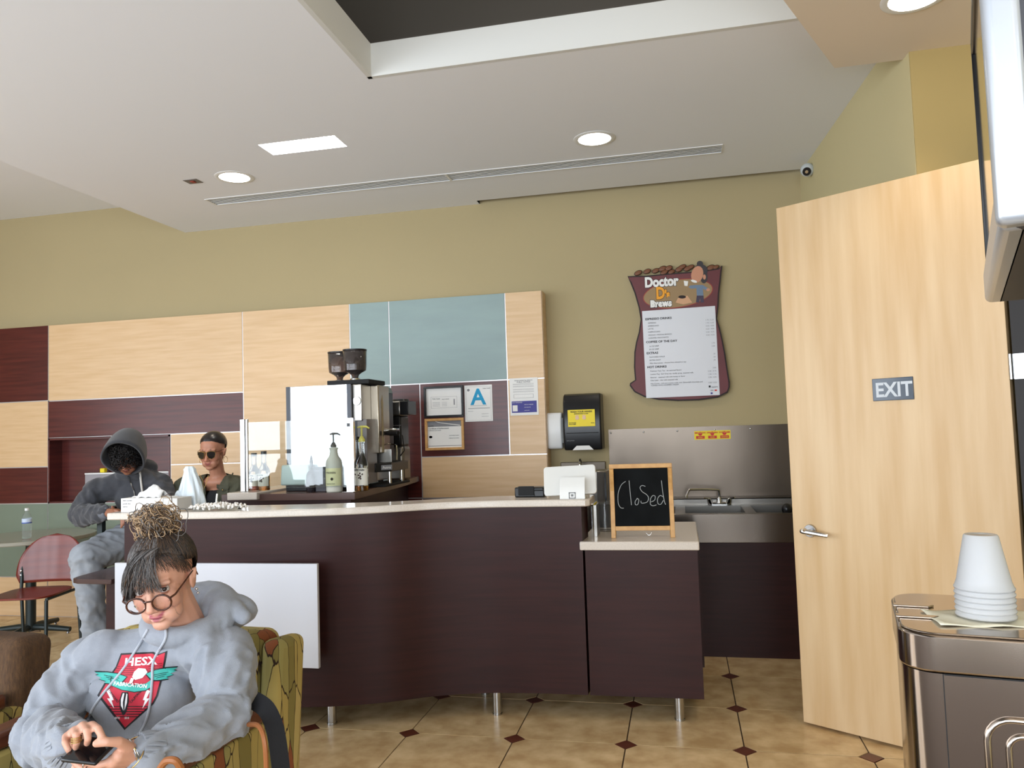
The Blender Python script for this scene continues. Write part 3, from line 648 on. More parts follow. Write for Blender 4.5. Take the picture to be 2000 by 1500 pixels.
a_ = at(292, 974, Y=yg2+.06)
tissue(a_.x+.005, yg2+.06, Z1+.0005, .165, .066).build('tissue', mat('tissue', rgb(240, 240, 240), .8), t, solid=.001)
# plastic bag
c = at(372, 995, Y=3.62)
t = thing('plastic_bag', 'white plastic carrier bag standing knotted on the worktop', 'bag', (c.x, 3.62, 1.07))
def bag(u, v):
    a_ = u*2*PI; r_ = (.06*(1-v)**.7+.014)*(1+.12*math.sin(a_*7+v*5)+.06*math.sin(a_*13))
    if v > .93: r_ *= 1.25
    sh = .006*math.sin(v*4)
    return Vector((c.x+math.cos(a_)*r_*1.05+sh, 3.62+math.sin(a_)*r_*.8, 1.0705+.215*v))
M_BAG = mat('bag_film', rgb(224, 234, 240), .3, alpha=.9, bump=.6, bscale=40)
MB().grid(bag, 48, 16, closeu=True).build('bag_film', M_BAG, t, smooth=180)
MB().tube(bez([(c.x-.03, 3.59, 1.12), (c.x-.055, 3.60, 1.15), (c.x-.07, 3.60, 1.10), (c.x-.068, 3.60, 1.0725)], 5), [.012]*4+[.014]*6+[.012]*5+[.006], 8).build('bag_handle', M_BAG, t)
# popcorn tray with straw
c = at(425, 990, Y=3.50); c.x += .02
t = thing('clear_tray', 'clear shallow plastic tray of white popcorn with a straw', 'food tray', (c.x, c.y, 1.07))
random.seed(3)
MB().lathe([(.09, 0), (.112, .018), (.115, .018), (.093, -.0)], (0, 0, 0), 28, cap=False).xf(Matrix.Translation((c.x-.02, c.y, 1.0705)) @ Matrix.Diagonal((1.35, .62, 1, 1))).build('tray', M_GLASS, t)
b = MB()
for k in range(230):
    a_ = random.random()*2*PI; r_ = .115*math.sqrt(random.random()); 
    b.ell((c.x-.02+math.cos(a_)*r_*1.35, c.y+math.sin(a_)*r_*.6, 1.078+random.random()*.028*(1.1-r_*5)+.002), (.006+random.random()*.003, .006, .005), (k, k*2, 0), 6)
b.build('popcorn', mat('popcorn_white', rgb(236, 230, 222), .8), t, kind='stuff')
MB().cone((c.x-.03, c.y, 1.078), (c.x-.022, c.y, 1.15), .0045, n=10).build('straw', M_PAPER, t)
# receipt printer and tablet till
yp = at(1035, 968, Z=1.07).y-.1
t, X0, X1, z_, Z1 = lbox('receipt_printer', 'small black receipt printer at the back edge of the worktop', 'printer', 1005, 952, 1062, 969, yp, .1, M_BLACK, 1.0702, .006)
MB().box((X0+.02, yp-.006, 1.08), (X1-.05, yp, Z1+.006)).build('cover', M_BLACKM, t, bevel=.003)
MB().box((X1-.05, yp-.012, 1.071), (X1+.004, yp+.08, Z1-.012)).build('paper_slot', M_BLACK, t, bevel=.006)
yt = 3.90
c = at(1118, 972, Y=yt-.06)
t = thing('tablet_till', 'white tablet till seen from behind on its curved stand', 'till', (c.x, yt, 1.07))
xa, xb, za_, zb_ = rect(1063, 911, 1164, 967, yt)
M_ = Matrix.Translation((( xa+xb)/2, yt, (za_+zb_)/2)) @ Euler((math.radians(-24), 0, math.radians(4))).to_matrix().to_4x4() @ Matrix.Rotation(math.radians(-2), 4, 'Y')
b = MB().prism(rounded_rect(-(xb-xa)/2, -(zb_-za_)*.52, (xb-xa)/2, (zb_-za_)*.55, .016), -.007, .008, Matrix(((1, 0, 0, 0), (0, 0, 1, 0), (0, 1, 0, 0), (0, 0, 0, 1)))); b.xf(M_)
b.build('tablet_shell', mat('till_white', rgb(222, 222, 218), .3), t, bevel=.004, seg=3)
xs0, xs1, _, zs1 = rect(1093, 936, 1142, 972, yt-.07)
b = MB().grid(lambda u, v: Vector((xs0+(xs1-xs0)*u, yt-.075+.02*v**2, 1.0705+.105*v)), 2, 10)
b.build('stand', MATS['till_white'], t, solid=.004, smooth=0)
MB().box((xs0, yt-.075, 1.0705), (xs1, yt+.0, 1.0745)).build('stand_base', MATS['till_white'], t, bevel=.001)
lx = (xs0+xs1)/2; lz = 1.088; b = MB()
for (u0, u1, v0, v1) in ((-.017, .017, .011, .015), (-.017, .017, -.015, -.011), (-.017, -.013, -.015, .015), (.013, .017, -.015, .015), (-.006, .006, -.005, .006)):
    b.box((lx+u0, yt-.078-.0, lz+v0), (lx+u1, yt-.0755, lz+v1))
b.build('square_mark', mat('mark_grey', rgb(120, 120, 120), .5), t, label='grey rounded square mark')
MB().cone((xs1+.002, yt+.0, 1.105), (xs1+.05, yt+.01, 1.112), .008).build('card_reader', M_SATIN, t)
# ---------------------------------------------------------------- things on the low worktop
x0, x1, z0, z1 = rect(1137, 990, 1161, 1046, 4.02)
t = thing('black_caddy', 'small black box with steel side and yellow top beside the raised worktop', 'box', ((x0+x1)/2, 4.08, .862))
MB().box((-.455, 4.0, .8625), (x1, 4.14, z1)).build('body', M_BLACK, t, bevel=.003)
MB().box((x1, 4.0, .8625), (x1+.014, 4.14, z1+.01)).build('steel_side', M_STEEL, t)
MB().box((-.453, 4.01, z1+.0005), (x1, 4.13, z1+.018)).build('sponge', M_YEL, t, bevel=.003, label='yellow top')
M_CLR = mat('clear_plastic', (.93, .93, .92, 1), .06, trans=.97, ior=1.2)
cx = at(1183, 1036, Z=.863).x; cy = at(1183, 1036, Z=.863).y
for k in range(6):
    tt = MB().lathe([(.047, 0), (.049, .003), (.036, .105), (.0355, .105), (.0475, .003)], (cx, cy, .8628+k*.0105), 24, cap=False).build('plastic_cup', M_CLR)
    tag(tt, ('clear plastic cup at the bottom of the stack left of the chalkboard', 'second clear cup from the bottom of the stack left of the chalkboard', 'third clear cup from the bottom of the stack left of the chalkboard', 'third clear cup from the top of the stack left of the chalkboard', 'second clear cup from the top of the stack left of the chalkboard', 'clear plastic cup topmost of the stack left of the chalkboard')[k], 'cup', 'clear cup stack beside the chalkboard')
x0, x1, z0, z1 = rect(1150, 920, 1186, 1015, 4.36)
t = thing('steel_dispenser', 'stainless steel dispenser partly hidden between the till and the chalkboard', 'dispenser', ((x0+x1)/2, 4.45, .862))
MB().prism([(x0, 4.36), (x0+.05, 4.34), (x1, 4.36), (x1, 4.56), (x0, 4.56)], .8625, z1).build('body', M_STEEL, t, bevel=.006)
MB().box((x1-.012, 4.352, .90), (x1-.002, 4.36, z1-.01)).build('dark_edge', M_BLACK, t)
MB().lathe([(.03, 0), (.045, .01), (.042, .012), (.001, .004)], (x0+.02, 4.30, .99), 20, cap=False).cone((x0+.02, 4.30, .8625), (x0+.02, 4.30, .99), .008).build('drip_dish', M_SATIN, t)
# chalkboard
cb0 = at(1204, 1051, Z=.8625); cb1 = at(1309, 1050, Z=.8625)
pr_ = math.atan2(cb1.y-cb0.y, cb1.x-cb0.x); mid = (cb0+cb1)/2
H_ = at(1250, 906, Y=mid.y+.03).z-.8625
t = thing('chalkboard_sign', 'small A-frame chalkboard in a light wooden frame reading Closed', 'sign', (mid.x, mid.y, .8625), pr_, local=True)
Wb, Wt = (cb1-cb0).length+.028, .312*1.0
Wt = abs(at(1310, 910, Y=mid.y+.03).x-at(1187, 910, Y=mid.y+.03).x)
tl = math.radians(6.5)
TM = Matrix.Rotation(-tl, 4, 'X'); H2 = H_/math.cos(tl)
def fr_(x0, x1, z0, z1, y0=0, y1=.016, m=M_OAK, nm='frame_rail'):
    return MB().box((x0, y0, z0), (x1, y1, z1)).xf(TM).build(nm, m, t, bevel=.0015)
w2 = Wt/2; fw = .022
fr_(-w2, w2, H2-fw, H2); fr_(-w2, -w2+fw, .0, H2-fw); fr_(w2-fw, w2, .0, H2-fw); fr_(-w2+fw, w2-fw, .036, .036+fw)
fr_(-w2+fw, w2-fw, .036+fw, H2-fw, .005, .011, mat('slate', rgb(22, 24, 25), .9, var=.4, vscale=(9, 9, 9), spec=.15), 'slate')
BK = Matrix.Translation((0, .11, 0)) @ Matrix.Rotation(math.radians(11), 4, 'X')
b = MB()
b.box((-w2+.004, .0, 0), (-w2+.022, .012, H2-.012)).box((w2-.022, .0, 0), (w2-.004, .012, H2-.012)).box((-w2+.022, 0, .05), (w2-.022, .012, .07)); b.xf(Matrix.Translation((0, .098, 0)) @ Matrix.Rotation(math.radians(17), 4, 'X'))
b.build('rear_frame', M_OAK, t, bevel=.001)
M_CHK = mat('chalk', rgb(168, 172, 172), .95)
strokes = [ # in board coordinates (crop px), 600..1010 x 680..1095
 [(690, 773), (655, 800), (630, 860), (628, 930), (645, 962), (668, 966)],
 [(716, 768), (721, 850), (727, 945)],
 [(772, 900), (756, 920), (758, 942), (775, 940), (784, 908), (770, 896)],
 [(838, 812), (812, 806), (797, 822), (812, 850), (842, 870), (858, 895), (845, 925), (805, 932), (800, 915)],
 [(875, 925), (902, 912), (908, 885), (890, 880), (872, 905), (870, 940), (888, 952), (915, 946)],
 [(968, 890), (945, 880), (925, 905), (928, 938), (948, 942), (968, 915)],
 [(960, 772), (966, 850), (975, 920), (984, 945)]]
b = MB()
for s_ in strokes:
    pts = []
    for u, v in s_:
        fx = (u-600)/(1010-600); fz = (1095-v)/(1095-680)
        pts.append((-w2+fw+fx*(2*w2-2*fw), .0045, .036+fw+fz*(H2-2*fw-.036)))
    b.tube(bez(pts, 6), .0016, 6)
b.xf(TM); b.build('chalk_writing', M_CHK, t, label='chalk handwriting reading Closed')
ch = MB()
for k in range(9): 
    x_ = -.012+k*.003; z_ = .020+.0012*(k-4)**2*.6
    ch.ell((x_+.03, .03, z_-.012), (.0028, .0012, .0018), (0, k, 0), 6)
ch.build('chain', M_CHROME, t)

# ---------------------------------------------------------------- sink run at the back wall
SX0, SX1, SYF, SYB = -.52, .90, 4.95, 5.665
zr = .862; zled = .904
sk = thing('sink_unit', 'stainless three compartment sink on a dark laminate base', 'sink', (.2, 5.3, 0))
MB().box((SX0, SYF+.005, 0), (.93, SYF+.03, .69)).box((SX0, SYF+.03, .0), (SX0+.02, SYB, .69)).build('base_panel', M_DARK, sk)
b = MB(); bas = [(-.44, -.06), (.0, .37), (.43, .80)]
cuts = [SX0]+[v for p in bas for v in p]+[SX1]
for k, (a, c) in enumerate(zip(cuts, cuts[1:])):
    if k % 2 == 0: b.box((a, SYF+.0, zr-.012), (c, 5.55, zr))
    else: b.box((a, SYF, zr-.012), (c, SYF+.08, zr)); b.box((a, 5.47, zr-.012), (c, 5.55, zr))
b.box((SX0, 5.55, zr-.012), (SX1, 5.563, zled)); b.box((SX0, 5.55, zled-.006), (SX1, SYB, zled))
b.build('deck', M_STEEL, sk, smooth=0)
MB().box((SX0, SYF-.004, .69), (SX1, SYF, zr+.003)).build('apron', mat('apron_steel', rgb(120, 112, 104), .22, 1), sk, bevel=.002)
for a, c in bas:
    b = MB(); 
    b.box((a-.001, SYF+.079, zr-.25), (a+.002, 5.471, zr-.001)).box((c-.002, SYF+.079, zr-.25), (c+.001, 5.471, zr-.001)).box((a, SYF+.079, zr-.25), (c, SYF+.082, zr-.001)).box((a, 5.468, zr-.25), (c, 5.471, zr-.001)).box((a, SYF+.08, zr-.252), (c, 5.47, zr-.248))
    b.build('basin', M_STEEL, sk, smooth=0)
bs = at(1190, 838, Y=5.69); bt = at(1535, 829, Y=5.69)
b_ = thing('steel_backsplash', 'tall dull stainless steel splashback sheet screwed to the wall above the sink', 'splashback', (.2, 5.69, zled))
MB().box((SX0, 5.688, zled-.01), (.90, 5.698, (bs.z+bt.z)/2)).build('sheet', mat('dull_steel', rgb(112, 102, 92), .32, 1, var=.15, vscale=(2, 2, .6), bump=.25, bscale=5), b_)
for px in (1193, 1257, 1323, 1396, 1466):
    c = at(px, 843, Y=5.688); MB().ell((c.x, 5.6875, 1.375), (.007, .004, .007), n=10).build('screw', M_SATIN, b_)
MB().ell((SX0+.01, 5.6875, 1.12), (.007, .004, .007), n=10).build('screw', M_SATIN, b_)
x0, x1, z0, z1 = rect(1356, 841, 1427, 858, 5.686)
t = thing('sink_notice', 'long yellow notice with red lettering on the steel splashback', 'sign', ((x0+x1)/2, 5.685, z0))
MB().box((x0, 5.6855, z0), (x1, 5.6876, z1)).build('plate', M_YEL, t)
w_ = (x1-x0)/3; b = MB()
for k in range(3):
    b.box((x0+w_*k+.012, 5.6845, z0+.006), (x0+w_*(k+1)-.012, 5.6856, z0+.026)); b.box((x0+w_*k+.004, 5.6845, z1-.018), (x0+w_*(k+1)-.004, 5.6856, z1-.009))
    b.cone((x0+w_*(k+.5), 5.6856, z1-.02), (x0+w_*(k+.5), 5.6846, z1-.02), .014)
b.build('red_print', M_RED, t)
texts([(s_, (x0+w_*(k+.5), 5.684, z0+.011), .013, 'CENTER', .85) for k, s_ in enumerate(('WASH', 'RINSE', 'SANITIZE'))]+[('HANDWASHING UTENSIL WASHING ONLY', ((x0+x1)/2, 5.684, z1-.017), .0105, 'CENTER', 1.0)], t, M_YEL, X_, Z_)
# faucet
c = at(1405, 984, Y=5.53); fz_ = zled
t = thing('wall_faucet', 'chrome twin handled faucet with a long spout swung left over the sink', 'faucet', (c.x, 5.53, zr+.02))
bz_ = c.z
b = MB().box((c.x-.075, 5.515, bz_-.012), (c.x+.07, 5.549, bz_+.014)).cone((c.x, 5.52, bz_), (c.x, 5.52, bz_+.05), .022, .014); b.build('faucet_body', M_CHROME, t, bevel=.008, seg=3)
for s_ in (-1, 1):
    MB().cone((c.x+s_*.06, 5.51, bz_), (c.x+s_*.068, 5.50, bz_+.042), .018, .013).build('handle', M_CHROME, t, bevel=.003)
    MB().tube([(c.x+s_*.066, 5.50, bz_+.04), (c.x+s_*.10, 5.47, bz_+.046)], [.006, .005], 8).build('lever', M_CHROME, t)
e1 = at(1345, 957, Y=5.45); e2 = at(1340, 972, Y=5.44)
MB().tube(bez([(c.x, 5.52, bz_+.04), (c.x, 5.518, bz_+.085), (c.x-.02, 5.51, bz_+.098), (e1.x+.03, 5.46, e1.z+.002), (e1.x, 5.45, e1.z-.004), (e2.x, 5.44, e2.z)], 5), [.008]*24+[.010, .012], 12).build('spout', M_CHROME, t)
c = at(1537, 994, Y=5.05)
t = thing('round_black_object', 'small round black object at the sink edge half hidden by the door', 'brush', (c.x, 5.05, c.z-.03))
MB().ell(c, (.032, .03, .034), n=20).build('round_black_head', M_BLACK, t); MB().cone((c.x, c.y, zr), (c.x, c.y, c.z), .01).build('round_black_stem', M_BLACK, t)  # unidentified round black object; stem added to hold it up
# hand sink with gooseneck
t = thing('hand_sink', 'small stainless hand sink with a gooseneck tap behind the tablet till', 'sink', (-.72, 5.5, .75))
MB().box((-.88, 5.68, .86), (-.55, 5.698, 1.17)).box((-.88, 5.35, .86), (-.55, 5.66, .90)).box((-.86, 5.37, .70), (-.57, 5.64, .86)).build('basin', mat('dim_steel', rgb(96, 88, 78), .4, 1), t, bevel=.004)
g = at(1134, 903, Y=5.6)
MB().tube(bez([(g.x, 5.62, .9), (g.x, 5.62, g.z-.02), (g.x, 5.6, g.z+.02), (g.x, 5.55, g.z+.01), (g.x, 5.54, g.z-.04)], 6), .007, 10).build('gooseneck', M_CHROME, t)
# towel dispenser and soap
x0, x1, z0, z1 = rect(1100, 768, 1174, 879, 5.49)
t = thing('towel_dispenser', 'glossy black paper towel dispenser with a yellow hand washing notice', 'dispenser', ((x0+x1)/2, 5.6, z0))
b = MB(); h_ = z1-z0
b.prism([(5.698, 0), (5.505, .0), (5.492, .12*h_), (5.485, .45*h_), (5.50, .85*h_), (5.53, .97*h_), (5.56, h_), (5.698, h_)], x0, x1, Matrix(((0, 0, 1, 0), (1, 0, 0, 0), (0, 1, 0, z0), (0, 0, 0, 1))))
b.build('case', M_BLACK, t, bevel=.012, seg=4)
MB().tube([(x0+.012, 5.488, z0+.45*h_), (x0+.012, 5.5, z0+.85*h_)], .002, 6).tube([(x0+.02, 5.487, z0+.30*h_), (x1-.02, 5.487, z0+.30*h_)], .0025, 6).build('seam', M_BLACKM, t)
MB().prism([(x0+.06, 0), (x1-.06, 0), (x1-.09, .03), (x0+.09, .03)], -.001, 0, Matrix(((1, 0, 0, 0), (0, 0, 1, 5.49), (0, 1, 0, z0+.001), (0, 0, 0, 1)))).build('paper_towel', M_PAPER, t)
text('SAN JAMAR', t, M_GREYINK, (x0+.02, 5.4845, z0+.16*h_), X_, Z_, .011)
sx0, sx1, sz0, sz1 = rect(1109, 800, 1162, 833, 5.48)
MB().box((sx0, 5.480, sz0), (sx1, 5.4835, sz1)).build('notice', M_YEL, t)
texts([('WASH YOUR HANDS', ((sx0+sx1)/2, 5.4788, sz1-.02), .017, 'CENTER', .95), ('BEFORE RETURNING TO WORK', ((sx0+sx1)/2, 5.4788, sz1-.031), .007, 'CENTER'), ('Lavese las manos', (sx0+.006, 5.4788, sz0+.026), .0075), ('antes de trabajar', (sx0+.006, 5.4788, sz0+.016), .0075), ('with soap', (sx1-.006, 5.4788, sz0+.022), .006, 'RIGHT')], t, M_INK, X_, Z_, bold=.0004)
b = MB(); cx = (sx0+sx1)/2
for k in range(2):
    ox = cx-.03+k*.05; oz = (sz0+sz1)/2
    b.ell((ox, 5.479, oz), (.014, .0008, .012), n=12)
    for f_ in range(4): b.ell((ox-.009+f_*.006, 5.479, oz+.014), (.0026, .0008, .01), (0, .1*(f_-1.5), 0), n=8)
b.build('hands_print', mat('hand_pink', rgb(226, 190, 160), .6), t)
x0, x1, z0, z1 = rect(1068, 806, 1097, 877, 5.58)
t = thing('soap_dispenser', 'white wall soap dispenser beside the black towel dispenser', 'dispenser', ((x0+x1)/2, 5.64, z0))
h_ = z1-z0
b = MB().prism([(5.698, 0), (5.60, 0), (5.585, .1*h_), (5.58, .8*h_), (5.60, h_), (5.698, h_)], x0, x1, Matrix(((0, 0, 1, 0), (1, 0, 0, 0), (0, 1, 0, z0), (0, 0, 0, 1)))); b.build('case', M_WHITE, t, bevel=.012, seg=3)
MB().box((x1-.002, 5.6, z0+.04), (x1+.008, 5.69, z1-.04)).build('side_window', mat('grey_translucent', rgb(150, 150, 146), .3), t, bevel=.003)

# ---------------------------------------------------------------- papers on the panelled wall
def flat(name, label, cat, x0, y0, x1, y1, m, th=.002, nm='sheet', Y=YP-.001):
    X0, X1, Z0, Z1 = rect(x0, y0, x1, y1, Y); t = thing(name, label, cat, ((X0+X1)/2, Y, Z0))
    MB().box((X0, Y-th, Z0), (X1, Y, Z1)).build(nm, m, t); return t, X0, X1, Z0, Z1, Y-th
def frame(t, X0, X1, Z0, Z1, Y, w, d, m):
    for a in ((X0, X1, Z1-w, Z1), (X0, X1, Z0, Z0+w), (X0, X0+w, Z0+w, Z1-w), (X1-w, X1, Z0+w, Z1-w)):
        MB().box((a[0], Y-d, a[2]), (a[1], Y, a[3])).build('frame_bar', m, t, bevel=.002)
def rules(t, m, Y, lines, w=.0012):
    b = MB()
    for x0, x1, z in lines: b.box((x0, Y-.0006, z-w/2), (x1, Y, z+w/2))
    return b.build('printed_lines', m, t)
t, X0, X1, Z0, Z1, yy = flat('framed_permit', 'white permit in a black frame, above the oak framed certificate', 'picture frame', 829, 754, 906, 815, M_PAPER)
frame(t, X0, X1, Z0, Z1, yy+.002, .016, .018, M_BLACK)
w_ = X1-X0; h_ = Z1-Z0
def bxl(X0, X1, Z0, Z1, u0, u1, v0, v1):
    a, c, e, f = X0+(X1-X0)*u0, X0+(X1-X0)*u1, Z0+(Z1-Z0)*v0, Z0+(Z1-Z0)*v1; return a, c, e, f
a, c, e, f = bxl(X0, X1, Z0, Z1, .17, .83, .30, .66); b = MB()
for r_ in ((a, c, f-.0012, f), (a, c, e, e+.0012), (a, a+.0012, e, f), (c-.0012, c, e, f)): b.box((r_[0], yy-.0006, r_[2]), (r_[1], yy, r_[3]))
b.box((c-.026, yy-.0006, e+.02), (c-.018, yy, f-.02))
for k in range(4): b.box((a+.012, yy-.0006, e+.014+k*.009), (a+.07, yy, e+.0155+k*.009))
for k in range(4): b.box((a+.085, yy-.0006, e+.014+k*.009), (a+.125, yy, e+.0155+k*.009))
b.build('printed_lines', M_GREYINK, t)
texts([('Public Health', (a+.012, yy-.0006, f-.018), .011), ('HEALTH PERMIT', (a+.085, yy-.0006, f-.022), .008)], t, M_INK, X_, Z_)
t, X0, X1, Z0, Z1, yy = flat('framed_certificate', 'certificate of achievement in a light oak frame', 'picture frame', 831, 817, 907, 879, M_PAPER)
frame(t, X0, X1, Z0, Z1, yy+.002, .019, .016, M_OAK)
a, c, e, f = bxl(X0, X1, Z0, Z1, .07, .93, .74, .93)
MB().box((a, yy-.0008, e), (c, yy, f)).build('grey_band', M_GREYINK, t); MB().box((a, yy-.0008, Z0+.03), (c, yy, Z0+.034)).build('grey_line', M_GREYINK, t)
MB().tube(bez([(a+.06, yy-.001, f-.003), (a+.1, yy-.001, f-.016), (c-.01, yy-.001, e+.006)], 6), .003, 6).build('swoosh', M_PAPER, t)
texts([('Certificate of Achievement', (a+.006, yy-.0006, e-.018), .016, 'LEFT', .9), ('California Food Handler', (a+.006, yy-.0006, e-.03), .010), ('ServSafe', (a+.005, yy-.0014, e+.004), .012), ('has successfully completed', (c-.02, yy-.0006, e-.07), .007, 'RIGHT'), ('California Food Handler', (c-.02, yy-.0006, e-.09), .008, 'RIGHT')], t, M_INK, X_, Z_)
MB().lathe([(.013, -.0004), (.013, .0004), (.011, .0004), (.011, -.0004)], (0, 0, 0), 20, M=Matrix.Translation((a+.02, yy-.0006, e-.075)) @ Matrix.Rotation(PI/2, 4, 'X') @ Matrix.Diagonal((1, .7, 1, 1))).build('seal', M_INK, t)
t, X0, X1, Z0, Z1, yy = flat('grade_card', 'white inspection grade card with a big blue letter A', 'poster', 908, 752, 962, 823, M_PAPER)
text('A', t, M_CYAN, ((X0+X1)/2-.002, yy-.0002, Z0+(Z1-Z0)*.47), X_, Z_, .165, 'grade_letter', align='CENTER', bold=.004, sx=1.0)
cw = X1-X0; b = MB()
for r_ in ((X0+.012, X1-.012, Z1-.012, Z1-.011), (X0+.012, X1-.012, Z0+.008, Z0+.009), (X0+.012, X0+.013, Z0+.008, Z1-.011), (X1-.013, X1-.012, Z0+.008, Z1-.011)): b.box((r_[0], yy-.0006, r_[2]), (r_[1], yy, r_[3]))
for k, (u0, u1, v) in enumerate(((.2, .8, .43), (.12, .9, .365), (.12, .9, .35), (.1, .3, .28), (.6, .85, .20), (.6, .85, .13))): b.box((X0+cw*u0, yy-.0006, Z0+(Z1-Z0)*v), (X0+cw*u1, yy, Z0+(Z1-Z0)*v+.002))
b.build('printed_lines', M_GREYINK, t)
MB().cone((X0+.03, yy, Z1-.035), (X0+.03, yy-.0008, Z1-.035), .01).build('seal', M_GREYINK, t)
texts([('Public Health', (X1-.014, yy-.0006, Z1-.03), .0105, 'RIGHT')], t, M_INK, X_, Z_)
t, X0, X1, Z0, Z1, yy = flat('public_notice', 'white public notice with a purple-blue panel at its foot', 'poster', 996, 738, 1051, 811, M_PAPER)
cw = X1-X0; chh = Z1-Z0
MB().box((X0+.012, yy-.0008, Z0+.02), (X1-.012, yy, Z0+chh*.38)).build('blue_panel', M_NAVY, t)
b = MB()
for v in (.62, .64, .68, .70, .76, .78, .82, .84): b.box((X0+cw*.12, yy-.0006, Z0+chh*v), (X1-cw*.14, yy, Z0+chh*v+.0015))
for r_ in ((.14, .84, .56, .565), (.14, .84, .46, .465), (.14, .148, .46, .565), (.832, .84, .46, .565)): b.box((X0+cw*r_[0], yy-.0006, Z0+chh*r_[2]), (X0+cw*r_[1], yy, Z0+chh*r_[3]))
b.build('printed_lines', M_GREYINK, t)
texts([('ENVIRONMENTAL HEALTH', ((X0+X1)/2, yy-.0006, Z1-.022), .011, 'CENTER'), ('PUBLIC NOTICE', ((X0+X1)/2, yy-.0006, Z1-.035), .014, 'CENTER')], t, M_INK, X_, Z_)
texts([('STAY INFORMED', (X0+.016, yy-.0012, Z0+chh*.33), .010), ('VISIT US ONLINE', ((X0+X1)/2, yy-.0012, Z0+chh*.27), .009), ('FOR RESULTS', ((X0+X1)/2, yy-.0012, Z0+chh*.2), .008), ('publichealth', ((X0+X1)/2, yy-.0012, Z0+chh*.12), .008)], t, M_PAPER, X_, Z_)
MB().box((X0+.018, yy-.0014, Z0+.03), (X0+.055, yy-.0008, Z0+.075)).build('white_patch', M_PAPER, t)
# white boxes in the niche
x0, x1, z0, z1 = rect(166, 923, 330, 978, 5.6)
t = thing('niche_box', 'pale box standing in the dark wall niche behind the hooded person', 'box', ((x0+x1)/2, 5.64, zc+.015))
MB().box((x0, 5.6, zc+.0145), (x1, 5.67, z1)).build('box_body', mat('pale_card', rgb(150, 146, 150), .6), t, bevel=.002)
MB().box((x0-.002, 5.598, z1-.008), (x1+.002, 5.672, z1+.003)).build('box_lid', M_WHITE, t, bevel=.001)
q = at(200, 912, Y=5.62)
t = thing('yellow_packet', 'small yellow packet lying on the pale box in the niche', 'packet', (q.x, 5.63, z1+.003))
MB().box((q.x-.02, 5.61, z1+.0035), (q.x+.025, 5.65, z1+.04)).build('packet', M_YEL, t, bevel=.008, seg=3)

# ---------------------------------------------------------------- coffee sack menu board
def sp(cx, cy, Y=5.67): return at(1200+cx/4.838, 490+cy/4.838, Y=Y)
ms = thing('menu_board', 'coffee sack shaped burgundy menu board with a white price list', 'menu board', (0, 5.68, sp(600, 1400).z))
ol = [(125, 240), (300, 235), (480, 218), (700, 200), (880, 182), (985, 165), (1020, 138), (1012, 200), (1005, 280), (990, 400), (985, 520), (970, 640), (1000, 740), (1025, 850), (1050, 980), (1070, 1120), (1090, 1240), (1090, 1290), (1070, 1340), (980, 1385), (800, 1412), (600, 1418), (420, 1408), (280, 1380), (190, 1335), (145, 1275), (148, 1250), (195, 1220), (185, 1100), (188, 960), (205, 860), (230, 770), (248, 650), (230, 540), (190, 400), (150, 300)]
olw = [sp(*p) for p in ol]
cen = sum(olw, Vector())/len(olw)
FR = Matrix(((1, 0, 0, 0), (0, 0, 1, 0), (0, 1, 0, 0), (0, 0, 0, 1)))
def plate(name, pts, y0, y1, m, parent, **kw): return MB().prism([(p.x, p.z) for p in pts], y0, y1, FR).build(name, m, parent, **kw)
M_BURG = mat('burgundy_print', rgb(104, 46, 50), .5, var=.2, vscale=(4, 4, 4)); M_OUT = mat('outline_print', rgb(34, 16, 14), .6)
plate('sack_outline', olw, 5.664, 5.698, M_OUT, ms)
n_ = len(olw); ins = []
for i in range(n_):
    a = olw[i-1]; c = olw[(i+1) % n_]; d = (c-a).normalized(); nn = Vector((d.z, 0, -d.x))
    if nn.dot(cen-olw[i]) < 0: nn = -nn
    ins.append(olw[i]+nn*.010)
plate('sack_face', ins, 5.661, 5.6645, M_BURG, ms)
M_BN = mat('bean_brown', rgb(122, 78, 54), .5)
beans = [(225, 205, 45, 22), (310, 190, 42, 22), (390, 185, 42, 22), (455, 165, 45, 24), (515, 160, 40, 24), (470, 200, 45, 20), (540, 195, 40, 20), (610, 172, 40, 24), (640, 148, 45, 20), (690, 165, 42, 22), (720, 150, 40, 20), (910, 155, 45, 24), (960, 150, 35, 18)]
for (cx, cy, rx, ry) in beans:
    p = sp(cx, cy+4); k = .00072
    o = MB().ell((p.x, 5.668, p.z), (rx*k*1.0, .006, ry*k*1.15), (0, -.35, 0), 14).build('printed_bean', M_OUT, ms)
    o = MB().ell((p.x, 5.666, p.z), (rx*k*.85, .0065, ry*k*.95), (0, -.35, 0), 14).tube([(p.x-rx*k*.6, 5.6600, p.z+ry*k*-.28), (p.x, 5.659, p.z+.002), (p.x+rx*k*.6, 5.6600, p.z+ry*k*.28)], .0015, 5).build('printed_bean', M_BN, ms)
